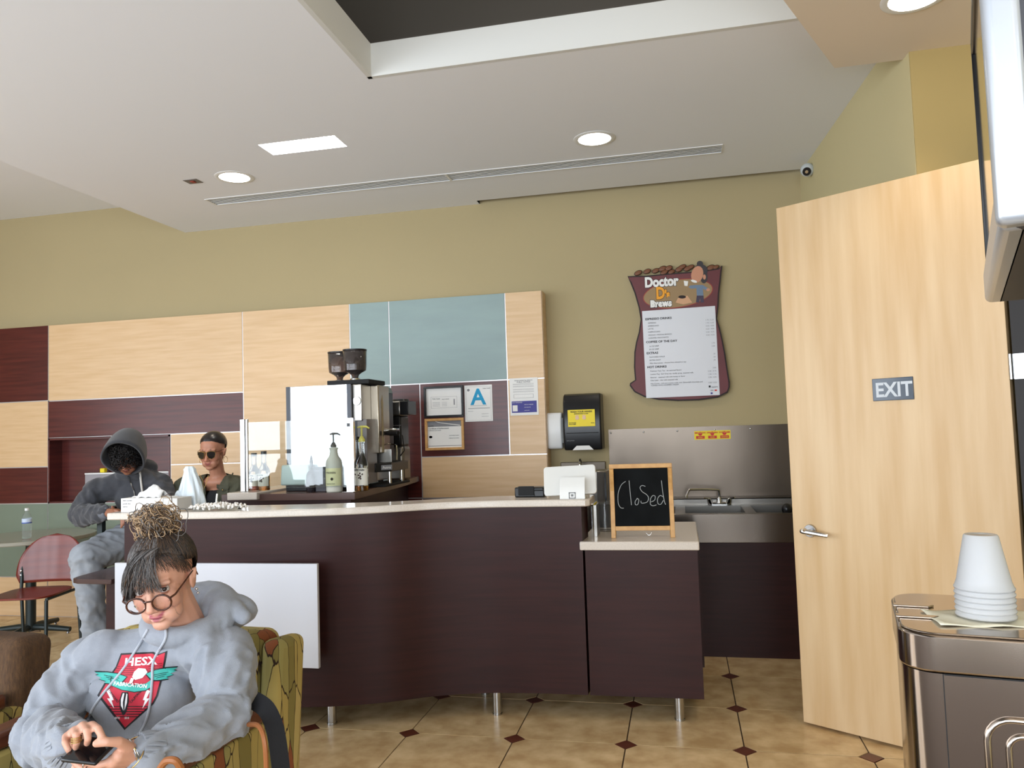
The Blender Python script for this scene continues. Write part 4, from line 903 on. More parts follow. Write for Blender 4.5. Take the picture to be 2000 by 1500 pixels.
# tan oval
c0 = sp(598, 405); rx = (sp(930, 400)-sp(265, 400)).x/2; rz = abs(sp(600, 270).z-sp(600, 540).z)/2
def ov(s_, nn=48): return [Vector((c0.x+math.cos(2*PI*k/nn)*(rx-s_), 0, c0.z+.006*math.cos(2*PI*k/nn)*3+math.sin(2*PI*k/nn)*(rz-s_))) for k in range(nn)]
plate('oval_outline', ov(0), 5.6603, 5.6612, mat('red_outline', rgb(150, 60, 50), .6), ms); plate('oval', ov(.006), 5.6597, 5.6605, mat('tan_print', rgb(150, 124, 88), .6), ms)
ux = (sp(580, 320)-sp(285, 340)); ux.y = 0; ux.normalize(); uy = Vector((-ux.z, 0, ux.x))
def title(s_, cx, cy, size, sx, m, ol_m=M_OUT, off=.0085):
    p = sp(cx, cy)
    text(s_, ms, ol_m, (p.x, 5.6592, p.z), ux, uy, size, 'title_shadow', bold=off, sx=sx, depth=.0003); text(s_, ms, m, (p.x, 5.6586, p.z), ux, uy, size, 'title_lettering', bold=.0050, sx=sx, depth=.0003)
title('Doctor', 288, 345, .098, .80, M_PAPER)
title('D', 395, 455, .118, .72, mat('orange_print', rgb(232, 158, 40), .6)); title("'s", 480, 448, .08, .72, MATS['orange_print'])
title('Brews', 342, 532, .064, .92, M_PAPER)
# generic small coffee drinker figure, tan sack, cup
M_HAIR0 = mat('print_hair', rgb(60, 56, 60), .7); M_SK0 = mat('print_skin', rgb(196, 140, 112), .7); M_BL0 = mat('print_blue', rgb(110, 128, 150), .7); M_TR0 = mat('print_trouser', rgb(70, 62, 80), .7)
def blob(name, pts, y, m, dy=.0008): return plate(name, [sp(*p) for p in pts], y-dy, y, m, ms)
def ovp(cx, cy, rx, ry, nn=20, rot=0): return [(cx+rx*math.cos(a)*math.cos(rot)-ry*math.sin(a)*math.sin(rot), cy+rx*math.cos(a)*math.sin(rot)+ry*math.sin(a)*math.cos(rot)) for a in [2*PI*k/nn for k in range(nn)]]
blob('figure_hair', ovp(815, 190, 66, 62), 5.6595, M_HAIR0); blob('figure_hair', ovp(808, 125, 30, 28), 5.6594, M_HAIR0); blob('figure_hair', ovp(845, 250, 34, 60), 5.6594, M_HAIR0)
blob('figure_face', ovp(782, 225, 56, 80, rot=.25), 5.6585, M_SK0); blob('figure_face', ovp(850, 250, 14, 24), 5.6585, M_SK0)
blob('figure_mouth', ovp(752, 290, 30, 12, rot=.3), 5.6577, M_PAPER)
blob('figure_shirt', [(775, 325), (835, 325), (900, 365), (885, 385), (835, 360), (842, 425), (778, 425), (775, 355), (725, 360), (700, 345), (715, 330)], 5.6593, M_BL0)
blob('figure_trousers', [(778, 425), (842, 425), (845, 490), (812, 490), (810, 450), (800, 490), (770, 490)], 5.6590, M_TR0)
blob('figure_hand', ovp(885, 370, 18, 14), 5.6585, M_SK0); blob('figure_cup', [(655, 285), (697, 290), (690, 335), (662, 332)], 5.6585, M_PAPER)
blob('printed_sack', [(578, 490), (600, 450), (640, 440), (690, 425), (735, 490), (650, 508)], 5.6590, mat('print_sack', rgb(206, 160, 124), .7)); blob('printed_sack_beans', ovp(640, 438, 36, 15), 5.6582, M_OUT)
pl = [sp(262, 572), sp(950, 522), sp(995, 1362), sp(302, 1392)]
plate('price_list', pl, 5.6575, 5.6595, mat('price_sheet', rgb(214, 216, 222), .5), ms)
def pm(cx, cy): p = sp(cx, cy); return (p.x, 5.657, p.z)
rows = [('Espresso Drinks', pm(292, 658), .026), ('Coffee Of The Day', pm(300, 874), .026), ('Extras', pm(305, 978), .026), ('Hot Drinks', pm(310, 1110), .026)]
texts([(s_.upper(), p, z*.8, 'LEFT', 1.12) for s_, p, z in rows], ms, M_INK, ux, uy, 'menu_headings', bold=.0006)
it = [('Espresso', 318, 691, '1.75 / 2.25'), ('Americano', 318, 719, '1.75 / 2.25'), ('Latte', 318, 747, '3.25 / 4.00'), ('Cappuccino', 320, 776, '3.25 / 4.00'), ('Mocha / Mocha Bianco', 322, 805, '3.50 / 4.25'), ('Caramel Macchiato', 323, 833, '3.50 / 4.25'),
      ('16 Oz Drip', 329, 910, '1.75'), ('20 Oz Drip', 329, 939, '2.00'), ('Flavored Syrup', 332, 1012, '.25'), ('Extra Shot', 333, 1042, '.50'), ('Milk Alternatives - choose from almond or soy', 335, 1070, '.50'),
      ('Premium Tazo Tea - six assorted flavors', 339, 1144, '2.00'), ('London Fog - Earl Grey tea, vanilla syrup, steamed milk', 340, 1174, '3.25 / 3.75'), ('Steamer - steamed milk with honey or flavor', 341, 1204, '1.50 / 1.75'), ('Chai Latte - chai with steamed milk', 342, 1232, '3.50 / 4.00'), ('Hot Cocoa - rich and creamy made with Ghirardelli chocolate and', 344, 1262, '3.00 / 3.50'), ('topped with whipped cream', 344, 1280, '')]
texts([(a_.upper() if '-' not in a_ else a_, pm(x, y), .0135, 'LEFT', 1.0) for a_, x, y, _ in it], ms, M_INK, ux, uy, 'menu_items')
texts([(p_, pm(938+(y-690)*.05, y-34 if y < 1250 else y-12), .0135, 'RIGHT') for _, x, y, p_ in it if p_], ms, M_GREYINK, ux, uy, 'menu_prices')
texts([('square', pm(976, 1290), .016, 'RIGHT'), ('VISA', pm(905, 1325), .012, 'LEFT')], ms, M_INK, ux, uy, 'card_marks')
blob('card_mark', [(945, 1312), (968, 1311), (969, 1324), (946, 1325)], 5.657, M_RED); blob('card_mark', [(908, 1338), (927, 1337), (928, 1354), (909, 1355)], 5.657, M_NAVY); blob('card_mark', [(890, 1274), (908, 1273), (909, 1291), (891, 1292)], 5.657, M_INK)

# ---------------------------------------------------------------- figures: closed forms grown together by a voxel remesh
import numpy as np
def capsule(b, p, q, r1, r2=None, n=14):
    r2 = r1 if r2 is None else r2
    b.ell(p, r1, n=n); b.ell(q, r2, n=n)
    if (Vector(q)-Vector(p)).length > 1e-4: b.cone(p, q, r1, r2, n=n)
    return b
def chain(b, pts, rs, n=12):
    for (p, q, r1, r2) in zip(pts, pts[1:], rs, rs[1:]): capsule(b, p, q, r1, r2, n)
    return b
def grow(b, voxel, smooth=4):
    bmesh.ops.recalc_face_normals(b.bm, faces=b.bm.faces[:])
    me = bpy.data.meshes.new('g'); b.bm.to_mesh(me); b.bm.free()
    o = bpy.data.objects.new('g', me); COL.objects.link(o)
    m = o.modifiers.new('r', 'REMESH'); m.mode = 'VOXEL'; m.voxel_size = voxel; m.use_smooth_shade = True
    if smooth: s_ = o.modifiers.new('s', 'SMOOTH'); s_.factor = .5; s_.iterations = smooth
    dg = bpy.context.evaluated_depsgraph_get(); out = bpy.data.meshes.new_from_object(o.evaluated_get(dg))
    bpy.data.objects.remove(o); bpy.data.meshes.remove(me); return out
def coords(me):
    a = np.empty(len(me.vertices)*3); me.vertices.foreach_get('co', a); return a.reshape(-1, 3)
def normals(me):
    a = np.empty(len(me.vertices)*3); me.vertices.foreach_get('normal', a); return a.reshape(-1, 3)
def setco(me, a): me.vertices.foreach_set('co', a.ravel()); me.update()
def part(me, name, m, parent, world=True, **kw):
    me.materials.clear(); me.materials.append(m); off = OFF.get(parent, Vector()) if world else Vector()
    me.transform(Matrix.Translation(-off)); me.shade_smooth()
    o = bpy.data.objects.new(name, me); COL.objects.link(o); o.parent = parent; OFF[o] = off
    for k, v in kw.items(): o[k] = v
    return o
def cloth_folds(me, amp, seed, fscale=9, along=None):
    "soft crumples and ridged folds pushed along the normals"
    co = coords(me); no = normals(me); d = np.empty(len(co))
    for i, (x, y, z) in enumerate(co):
        v = Vector((x*fscale+seed, y*fscale, z*fscale*.8))
        n1 = noise.noise(v); n2 = noise.noise(v*2.3+Vector((5, seed, 1)))
        d[i] = (1-abs(n1)*3.2)*.55+(1-abs(n2)*3)*.25
    setco(me, co+no*(np.clip(d, -.8, .8)*amp)[:, None])
def arm_folds(me, segs, amp, seed, R=.11):
    "gathers that run across each sleeve segment"
    co = coords(me); no = normals(me); best = np.full(len(co), 9.); d = np.zeros(len(co))
    for k, (p, q) in enumerate(segs):
        p = np.array(p); q = np.array(q); ax = q-p; L = np.linalg.norm(ax); ax = ax/L; t = np.clip((co-p) @ ax, 0, L); r = co-p-t[:, None]*ax; dist = np.linalg.norm(r, axis=1)
        o1 = np.array(Vector(ax).orthogonal().normalized()); o2 = np.cross(ax, o1); ang = np.arctan2(r @ o2, r @ o1); m = (dist < best) & (dist < R); best[m] = dist[m]
        for i in np.nonzero(m)[0]:
            u = t[i]*15+.9*math.sin(ang[i]+k*2)+k*9; n1 = noise.noise(Vector((u, math.cos(ang[i])*.9+seed, math.sin(ang[i])*.9))); n2 = noise.noise(Vector((u*2.1, math.cos(ang[i])*1.4, math.sin(ang[i])*1.4+seed)))
            w = min(1, (R-dist[i])/.03)*(.55+.45*min(1, abs(2*t[i]/L-1)+.2)); d[i] = ((1-abs(n1)*3.4)*.75+(1-abs(n2)*3)*.25)*w
    setco(me, co+no*(np.clip(d, -.9, .9)*amp)[:, None])
def attr_mat(name, rough=.5, sss=0, sheen=0):
    m = mat(name, (1, 1, 1, 1), rough, sss=sss, sheen=sheen); n = m.node_tree.nodes.new('ShaderNodeVertexColor'); n.layer_name = 'Col'
    m.node_tree.links.new(n.outputs[0], m.node_tree.nodes['Principled BSDF'].inputs['Base Color']); return m
M_SKIN = attr_mat('skin', .45, sss=.12)
def set_cols(me, cols):
    at_ = me.color_attributes.new('Col', 'FLOAT_COLOR', 'POINT'); c4 = np.ones((len(cols), 4)); c4[:, :3] = cols
    at_.data.foreach_set('color', c4.ravel())
def hairline(a, fr=.60):
    a = abs(a); K = [(0, fr), (.45, fr-.02), (.8, fr-.12), (1.05, min(fr-.26, .25)), (1.25, .10), (1.45, .0), (1.72, -.06), (1.95, -.45), (2.2, -.85), (3.2, -.95)]
    for (x0, y0), (x1, y1) in zip(K, K[1:]):
        if a <= x1: return y0+(y1-y0)*(a-x0)/(x1-x0)
    return K[-1][1]
def head_forms(b, M, wide=1, nose=1, full=1):
    def e(c, r, rot=(0, 0, 0), n=20):
        b2 = MB().ell(c, r, rot, n); b2.xf(M); me = bpy.data.meshes.new('t'); b2.bm.to_mesh(me); b2.bm.free(); b.bm.from_mesh(me); bpy.data.meshes.remove(me)
    def c_(p, q, r1, r2): capsule(b, M @ Vector(p), M @ Vector(q), r1, r2)
    e((0, .012, .035), (.073*wide, .093, .081)); e((0, -.03, .038), (.060, .052, .058)); e((0, -.034, -.028), (.057*wide, .050, .066))
    e((0, -.030, -.072), (.043*wide, .048, .036)); e((0, -.058, -.096), (.025, .021, .0175))
    for s_ in (-1, 1):
        e((s_*.034, -.052, -.030), (.026*full, .026, .030)); e((s_*.026, -.042, -.068), (.026, .034, .030))
        e((s_*.0105, -.0905, -.0435), (.0075, .009, .0065), n=12)
        c_((s_*.012, -.077, .020), (s_*.046, -.066, .018), .0095, .007)
        e((s_*.075, .006, -.010), (.007, .017, .029), (0, s_*.15, 0), 14); e((s_*.081, .011, .000), (.005, .014, .019), (0, s_*.3, s_*.4), 12)
        e((s_*.018, -.0715, -.0705), (.010, .008, .007), n=10)
    c_((0, -.080, .004), (0, -.095*nose, -.034), .0078, .0100); e((0, -.0985*nose, -.0395), (.0115, .0105, .010), n=14)
    e((0, -.0795, -.0655), (.020, .0080, .0050), n=14); e((0, -.0785, -.0762), (.017, .0080, .0055), n=14)
    e((0, .075, -.04), (.035, .03, .05))
def head_paint(co, M, base, lip, brow, cols, scalp=None, blush=.12, fr=.60):
    RC = (.0815, .101, .087)
    L = np.array(M.inverted()); h = np.c_[co, np.ones(len(co))] @ L.T; x, y, z = h[:, 0], h[:, 1], h[:, 2]
    inh = (np.abs(x) < .11) & (np.abs(y) < .14) & (z > -.13) & (z < .14)
    def mix(w, c):
        w = np.clip(w, 0, 1)*inh; cols[:] = cols*(1-w[:, None])+np.array(c)[None, :]*w[:, None]
    g = lambda u: np.exp(-u)
    for s_ in (-1, 1):
        mix(blush*g(((x-s_*.04)/.018)**2+((z+.035)/.02)**2)*(y < -.04), (.62, .16, .11))
        mix(.8*g((((x-s_*.031)/.019)**4+((z-.0235+((x-s_*.026)/.08)**2*1.5)/.0042)**2))*(y < -.05), brow)
        mix(.4*g((((x-s_*.031)/.018)**2+((z-.002)/.010)**2))*(y < -.05), np.array(base)*.55)
    mix(.35*g((x/.012)**2+((z+.042)/.01)**2)*(y < -.09), (.60, .20, .13))
    lipw = 1.2*g(((x/.0245)**2+((z+.0708-.9*x*x/.0245)/.0082)**2)**2.2)*(y < -.065); mix(lipw, lip)
    mix(.85*g((x/.0185)**6+((z+.0708)/.0014)**2)*(y < -.065), np.array(lip)*.25)
    if scalp is not None:
        X0, Y0, Z0 = x/RC[0], (y-.022)/RC[1], (z-.042)/RC[2]; a = np.arctan2(X0, -Y0); el = np.arctan2(Z0, np.hypot(X0, Y0)); aa = np.linspace(0, 3.2, 65)
        ln = np.interp(np.abs(a), aa, [hairline(v, fr) for v in aa]); mix(np.clip((el-ln-.01)/.04, 0, 1)*(~((np.abs(x) > .068) & (z < .03))), scalp)
def eye_dents(me, M, depth=.008):
    co = coords(me); L = np.array(M.inverted()); h = np.c_[co, np.ones(len(co))] @ L.T
    f = np.array(M.to_3x3() @ Vector((0, 1, 0)))
    for s_ in (-1, 1):
        w = np.exp(-(((h[:, 0]-s_*.031)/.0155)**2+((h[:, 2])/.0105)**2))*(h[:, 1] < -.045); co = co+f[None, :]*(w*depth)[:, None]
    w = np.exp(-((h[:, 0]/.016)**2+((h[:, 2]+.0712)/.0018)**2))*(h[:, 1] < -.07); co = co+f[None, :]*(w*.004)[:, None]
    setco(me, co)
def tubes(name, paths, rs, m, parent, n=5, **kw):
    b = MB()
    for p, r in zip(paths, rs): b.tube(p, r, n)
    return b.build(name, m, parent, smooth=180, **kw)
def bvh_of(me):
    from mathutils.bvhtree import BVHTree
    return BVHTree.FromPolygons([v.co.copy() for v in me.vertices], [tuple(p.vertices) for p in me.polygons])
M_DENIM = mat('grey_denim', rgb(150, 155, 162), .85, var=.18, vscale=(9, 9, 5), bump=.15, bscale=400)
M_GREYH = mat('heather_grey_fleece', rgb(146, 150, 158), .95, var=.07, vscale=(70, 70, 70), bump=.25, bscale=500, sheen=.2)
M_DKH = mat('dark_grey_fleece', rgb(62, 63, 68), .95, var=.12, vscale=(40, 40, 40), bump=.3, bscale=400, sheen=.2)
M_OLJ = mat('olive_jacket_cloth', rgb(72, 72, 56), .85, var=.12, vscale=(20, 20, 20), bump=.25, bscale=300)
M_BLKC = mat('black_cloth', rgb(24, 24, 27), .85, bump=.2, bscale=300)
M_HDARK = mat('dark_hair', rgb(38, 32, 30), .42); M_HGREY = mat('grey_hair', rgb(112, 108, 106), .42); M_HBLON = mat('blond_hair', rgb(176, 146, 112), .5); M_HBRN = mat('brown_hair', rgb(84, 64, 48), .45)

# =============================================================== woman in the grey hoodie (foreground)
def P(px, py, Y): return at(px, py, Y=Y)
HR = Euler((0, 0, math.radians(13))).to_matrix().to_4x4() @ Euler((math.radians(15), 0, 0)).to_matrix().to_4x4() @ Euler((0, math.radians(-7), 0)).to_matrix().to_4x4() @ Matrix.Scale(.975, 4)
HC = P(291, 1161, 1.71)-HR @ Vector((0, -.085, 0)); HM = Matrix.Translation(HC) @ HR
w1 = thing('person', 'person in a light grey hoodie and round glasses seated in an armchair with a phone', 'person', (-1.4, 1.95, 0))
SR, SL = P(172, 1302, 1.86), P(432, 1285, 1.86)
ER, EL = P(88, 1436, 1.74), P(447, 1392, 1.76)
WR, WL = P(132, 1458, 1.51), P(292, 1470, 1.53)
NB = HM @ Vector((0, .05, -.145))
CH = P(305, 1345, 1.90); BE = P(285, 1465, 1.93); PV = Vector((-1.47, 2.0, .50))
b = MB(); head_forms(b, HM)
chain(b, [HM @ Vector((0, .02, -.06)), NB, NB+Vector((0, .05, -.08)), CH+Vector((0, .03, 0))], [.05, .050, .055, .07])
YK = NB+Vector((0, .07, -.085)); chain(b, [CH+Vector((0, .03, 0)), BE, PV], [.09, .10, .11]); chain(b, [YK, SR, ER, WR], [.045, .04, .036, .026]); chain(b, [YK, SL, EL, WL], [.045, .04, .036, .026])
KN = [Vector((-1.62, 1.52, .50)), Vector((-1.22, 1.50, .50))]; FT = [Vector((-1.66, 1.50, .09)), Vector((-1.2, 1.46, .09))]
for s_, k, f_ in ((-1, KN[0], FT[0]), (1, KN[1], FT[1])): chain(b, [PV+Vector((s_*.09, 0, -.01)), k, f_], [.07, .048, .035])
# right hand (picture left): back of the hand up, index on the phone
def fing(b, pts, r0=.0088, r1=.0068):
    n_ = len(pts); chain(b, [P(*p) for p in pts], [r0+(r1-r0)*i/(n_-1) for i in range(n_)], 10)
chain(b, [WR, P(150, 1437, 1.475)], [.026, .022])
for k in ((178, 1419, 1.455), (162, 1419, 1.455), (147, 1428, 1.46), (131, 1440, 1.468)): chain(b, [P(142, 1448, 1.49), P(*k)], [.020, .0115])
fing(b, [(180, 1416, 1.45), (192, 1424, 1.425), (199, 1438, 1.42), (203, 1447, 1.425)])
fing(b, [(163, 1417, 1.45), (170, 1428, 1.42), (172, 1443, 1.415), (170, 1452, 1.425)])
fing(b, [(147, 1426, 1.455), (149, 1436, 1.42), (150, 1450, 1.42), (148, 1460, 1.43)])
fing(b, [(129, 1438, 1.465), (127, 1450, 1.435), (133, 1463, 1.43), (138, 1472, 1.435)], .0078, .006)
chain(b, [P(150, 1462, 1.49), P(168, 1470, 1.465), P(182, 1470, 1.45)], [.014, .011, .008])
# left hand (picture right): palm up holding the phone, thumb over it
chain(b, [WL, P(262, 1468, 1.50)], [.027, .025])
for k in ((222, 1486, 1.455), (218, 1496, 1.47), (232, 1476, 1.455)): chain(b, [P(258, 1472, 1.495), P(*k)], [.024, .015])
fing(b, [(252, 1460, 1.475), (232, 1449, 1.445), (210, 1449, 1.425), (188, 1452, 1.415)], .0125, .0082)
fing(b, [(225, 1484, 1.455), (195, 1494, 1.445), (165, 1488, 1.44), (145, 1474, 1.445)])
fing(b, [(224, 1492, 1.465), (192, 1505, 1.455), (160, 1500, 1.45), (141, 1484, 1.455)])
fing(b, [(222, 1500, 1.475), (190, 1516, 1.465), (160, 1512, 1.46), (145, 1498, 1.462)])
fing(b, [(224, 1508, 1.485), (195, 1526, 1.475), (170, 1524, 1.47), (155, 1512, 1.47)], .0078, .006)
me = grow(b, .0026, 6); eye_dents(me, HM, .007)
co = coords(me); SK = (lin(206), lin(154), lin(130)); cols = np.tile(np.array(SK), (len(co), 1))
head_paint(co, HM, SK, (lin(170), lin(90), lin(98)), (.05, .035, .03), cols, scalp=(.03, .025, .022), fr=.56)
set_cols(me, cols); body1 = part(me, 'body', M_SKIN, w1)
# eyes
for s_ in (-1, 1):
    c = HM @ Vector((s_*.031, -.0635, .000)); g_ = (EYE-c).normalized(); g_ = (g_+HM.to_3x3() @ Vector((0, -.1, -.03))).normalized()
    e_ = MB().ell(c, .0122, n=20).build('eyeball', mat('eye_white', rgb(190, 180, 174), .2), w1, smooth=180)
    MB().ell(c+g_*.0094, (.0062, .0062, .0034), g_.to_track_quat('Z', 'Y').to_euler(), 16).build('iris', mat('brown_iris', rgb(40, 24, 18), .08), e_, smooth=180)
    b = MB(); R3_ = HM.to_3x3()
    def lid(u, v, s_=s_, c=c):
        a_ = (u-.5)*2.5; t_ = math.radians(53+45*v)
        d = Vector((math.sin(a_)*math.cos(t_-.3), -math.cos(a_)*math.cos(t_-.3), math.sin(t_-.3))); return c+(R3_ @ d)*.0137
    def lid2(u, v, s_=s_, c=c):
        a_ = (u-.5)*2.5; t_ = math.radians(-14-60*v); d = Vector((math.sin(a_)*math.cos(t_), -math.cos(a_)*math.cos(t_), math.sin(t_))); return c+(R3_ @ d)*.0133
    MB().grid(lid2, 14, 6).build('lower_eyelid', mat('eyelid_skin', rgb(166, 112, 92), .5), w1, smooth=180)
    MB().grid(lid, 14, 8).build('eyelid', mat('eyelid_skin', rgb(166, 112, 92), .5), w1, smooth=180)
    pts = [c+(R3_ @ Vector((math.sin(a_), -math.cos(a_), math.tan(math.radians(36))*math.cos(a_)))).normalized()*.0141 for a_ in [(-.5+k/8)*2.3 for k in range(9)]]
    MB().tube(pts, [.0004]+[.0009]*7+[.0004], 5).build('lash_line', M_HDARK, w1)
# glasses
M_TORT = mat('tortoise_frame', rgb(84, 44, 26), .2, col2=rgb(40, 20, 14), vscale=(90, 90, 90)); R3_ = HM.to_3x3()
gl = thing('glasses', 'round tortoiseshell reading glasses low on the nose of the person in the grey hoodie', 'glasses', tuple(HM @ Vector((0, -.11, -.02))))
def HL(x, y, z): return HM @ Vector((x, y, z))
for s_ in (-1, 1):
    cx = s_*.033; cz = -.0215
    ring = [(cx+math.cos(a_)*.0235, -.1005+abs(math.cos(a_)*.0235*s_+cx)*.10, cz+math.sin(a_)*.0205) for a_ in [2*PI*k/28 for k in range(29)]]
    MB().tube([HL(*p) for p in ring], .0024, 8, cap=False).build('rim', M_TORT, gl, smooth=180)
    MB().grid(lambda u, v, cx=cx, cz=cz: HL(cx+math.cos(2*PI*u)*.0228*max(v, .01), -.1002+abs(cx+math.cos(2*PI*u)*.0228*v)*.10, cz+math.sin(2*PI*u)*.0198*max(v, .01)), 24, 4, closeu=True).build('lens', mat('spectacle_lens', (1, .985, .98, 1), .02, trans=1, ior=1.08), gl, solid=.001, smooth=180)
    MB().tube([HL(s_*.056, -.095, -.013), HL(s_*.068, -.088, -.008), HL(s_*.077, -.04, .004), HL(s_*.082, .0, .012), HL(s_*.080, .022, .004), HL(s_*.079, .03, -.012)], [.0026, .0024, .002, .0018, .0018, .0018], 8).build('temple_arm', M_TORT, gl)
MB().tube([HL(-.011, -.0995, -.014), HL(0, -.1045, -.0115), HL(.011, -.0995, -.014)], .0019, 8).build('bridge', M_TORT, gl)
for s_ in (-1, 1):
    MB().ell(HL(s_*.0815, -.001, -.040), .004, n=10).build('earring', M_CHROME, w1)
MB().ell(HL(.082, .0, -.052), .0035, n=10).build('earring', M_CHROME, w1)
# hair: cap, swept strands, fringe, messy top knot
def cap_pt(a, el, R, k=1): return Vector((math.sin(a)*math.cos(el)*R[0]*k, .022-math.cos(a)*math.cos(el)*R[1]*k, .042+math.sin(el)*R[2]*k))
def hair_cap(M, m, parent, R, fr=.60):
    def fn(u, v):
        a = (u-.5)*2*PI; e0 = hairline(a, fr)+.03*noise.noise(Vector((a*6, 3, 1))); el = e0+(PI/2-e0)*v
        return M @ cap_pt(a, el, R, .955+.045*min(1, v*5))
    return MB().grid(fn, 96, 30, closeu=True).build('hair', m, parent, smooth=180)
RC = (.0815, .101, .087)
hair_cap(HM, M_HDARK, w1, RC, .56)
random.seed(11)
KNOT = Vector((.004, .035, .148)); paths = {0: [], 1: [], 2: [], 3: []}; rads = {0: [], 1: [], 2: [], 3: []}
def shell(v, off=.0):
    c = Vector((0, .022, .042)); d = (v-c); k = 1/math.sqrt((d.x/RC[0])**2+(d.y/RC[1])**2+(d.z/RC[2])**2)
    return c+d*k*(1+off)
for k in range(1900):
    a_ = random.uniform(-PI, PI); el = hairline(a_, .56)+random.random()**2.2*.5
    base = cap_pt(a_, el, RC); pts = []; jit = Vector((random.uniform(-1, 1), random.uniform(-1, 1), 0))*.005; tgt = Vector((random.uniform(-.012, .012), .032+random.uniform(-.01, .01), .138))
    for t_ in range(9):
        u = t_/8; q = base.lerp(tgt, u)+jit*math.sin(u*PI)
        pts.append(HM @ (shell(q, .006+.016*((k*7) % 10)/10*math.sin(u*PI)) if u < .9 else q))
    m_ = 1 if (random.random() < .25 and base.x < .03 and base.y < .02) else (3 if random.random() < .35 else 0); paths[m_].append(pts); rads[m_].append([.0008]+[.0009]*7+[.0005])
for k in range(640): # fringe swept from the parting to the picture left, a few wisps straight down
    u0 = random.random(); root = Vector((.036-.05*u0+random.uniform(-.008, .008), -.052+.02*u0*0, .108)); side = random.random()
    if side < .78: end = Vector((-.052-.03*random.random(), -.066+.03*random.random(), .018-.050*random.random()))
    else: end = Vector((random.uniform(-.03, .045), -.098, .024-.02*random.random()))
    mid = (root+end)/2+Vector((-.004, -.036-.006*random.random(), .022+.01*random.random())) if side < .78 else (root+end)/2+Vector((0, -.024, .012))
    pts = [HM @ (root*(1-t_)**2+mid*2*t_*(1-t_)+end*t_*t_) for t_ in [i/9 for i in range(10)]]
    m_ = 1 if random.random() < .42 else (3 if random.random() < .25 else 0); 
    paths[m_].append(pts); rads[m_].append(([.0008]*9 if side < .78 else [.0004]*9)+[.0003])
for k in range(150): # thin wisps over the forehead and down the temple
    a_ = random.uniform(-.1, 1.2); r0 = cap_pt(a_, hairline(a_, .56)+.1, RC, 1.01); a2 = a_+random.uniform(-.05, .35); e1 = hairline(a2, .56)-random.uniform(.2, .5)
    pts = [HM @ (cap_pt(a_+(a2-a_)*t_, hairline(a_, .56)+.1+(e1-hairline(a_, .56)-.1)*t_, RC, 1.01+.05*math.sin(t_*2.2))) for t_ in [i/6 for i in range(7)]]
    m_ = random.choice((0, 0, 3)); paths[m_].append(pts); rads[m_].append([.0006]*2+[.0004]*4+[.0002])
for k in range(560): # knot of loose curls
    c0 = KNOT+Vector((random.gauss(0, .020), random.gauss(0, .017), random.gauss(0, .013))); a0 = random.random()*6; ax = Vector((random.uniform(-1, 1), random.uniform(-1, 1), random.uniform(-.4, .4))).normalized(); o1 = ax.orthogonal().normalized(); o2 = ax.cross(o1)
    rr = random.uniform(.012, .026); n_ = 16; L_ = random.uniform(2.5, 5.5); pts = []
    for t_ in range(n_):
        u = t_/(n_-1); a2 = a0+L_*u; wob = 1+.25*math.sin(u*14+k)
        pts.append(HM @ (c0+(o1*math.cos(a2)+o2*math.sin(a2))*rr*wob*1.15+ax*(u-.5)*.02+Vector((0, 0, (u-.5)*.008))))
    m_ = 2 if random.random() < .55 else (3 if random.random() < .6 else 1); paths[m_].append(pts); rads[m_].append([.0011]*(n_-1)+[.0004])
for k in range(34): # fly-away wisps off the knot
    a_ = random.random()*2*PI; d_ = Vector((math.cos(a_), math.sin(a_)*.6, random.uniform(-.2, 1.1))); pts = [HM @ (KNOT+d_*(.02+.035*t_)+Vector((math.sin(t_*5+k)*.004, 0, math.cos(t_*4+k)*.004))) for t_ in [i/7 for i in range(8)]]
    paths[2].append(pts); rads[2].append([.0005]*7+[.0002])
eh2 = MB(); 
b = MB(); eh_c = KNOT
b2 = MB().ell(KNOT, (.037, .032, .027), n=16); b2.xf(HM); part(grow(b2, .004, 2), 'hair_knot', mat('knot_core', rgb(120, 98, 76), .6), w1)
for m_, mm, nm in ((0, M_HDARK, 'dark_strands'), (1, M_HGREY, 'grey_strands'), (2, M_HBLON, 'blond_strands'), (3, M_HBRN, 'brown_strands')): tubes(nm, paths[m_], rads[m_], mm, w1, 4, kind='stuff')
# hoodie
b = MB()
chain(b, [CH+Vector((0, .02, .02)), BE+Vector((0, 0, 0)), PV+Vector((0, -.01, .06))], [.135, .155, .165], 20)
b.ell(CH+Vector((-.075, -.045, -.01)), (.085, .07, .09), n=16).ell(CH+Vector((.055, -.045, -.01)), (.085, .07, .09), n=16)
b.ell(BE+Vector((-.02, -.06, .02)), (.15, .10, .12), n=20)
b.ell(CH+Vector((-.01, .01, .075)), (.17, .095, .075), (0, -.05, 0), n=18); chain(b, [YK, SR], [.085, .07], 18); chain(b, [YK, SL], [.085, .07], 18); b.ell(NB+Vector((0, .03, -.075)), (.115, .095, .07), n=18)
chain(b, [SR+Vector((.06, .0, .035)), SR+Vector((0, 0, -.01)), (SR+ER)/2+Vector((-.012, .0, .01)), ER, (ER+WR)/2, WR+Vector((.0, .0, 0))], [.062, .072, .070, .066, .056, .043], 18)
chain(b, [SL+Vector((-.06, .0, .035)), SL, (SL+EL)/2+Vector((.012, .0, .0)), EL, (EL+WL)/2+Vector((0, 0, -.004)), WL], [.064, .074, .070, .064, .053, .040], 18)
capsule(b, WR+Vector((.0, .002, 0)), WR+(P(150, 1437, 1.475)-WR)*.35, .0385, .036); capsule(b, WL, WL+(P(262, 1468, 1.50)-WL)*.35, .037, .035)
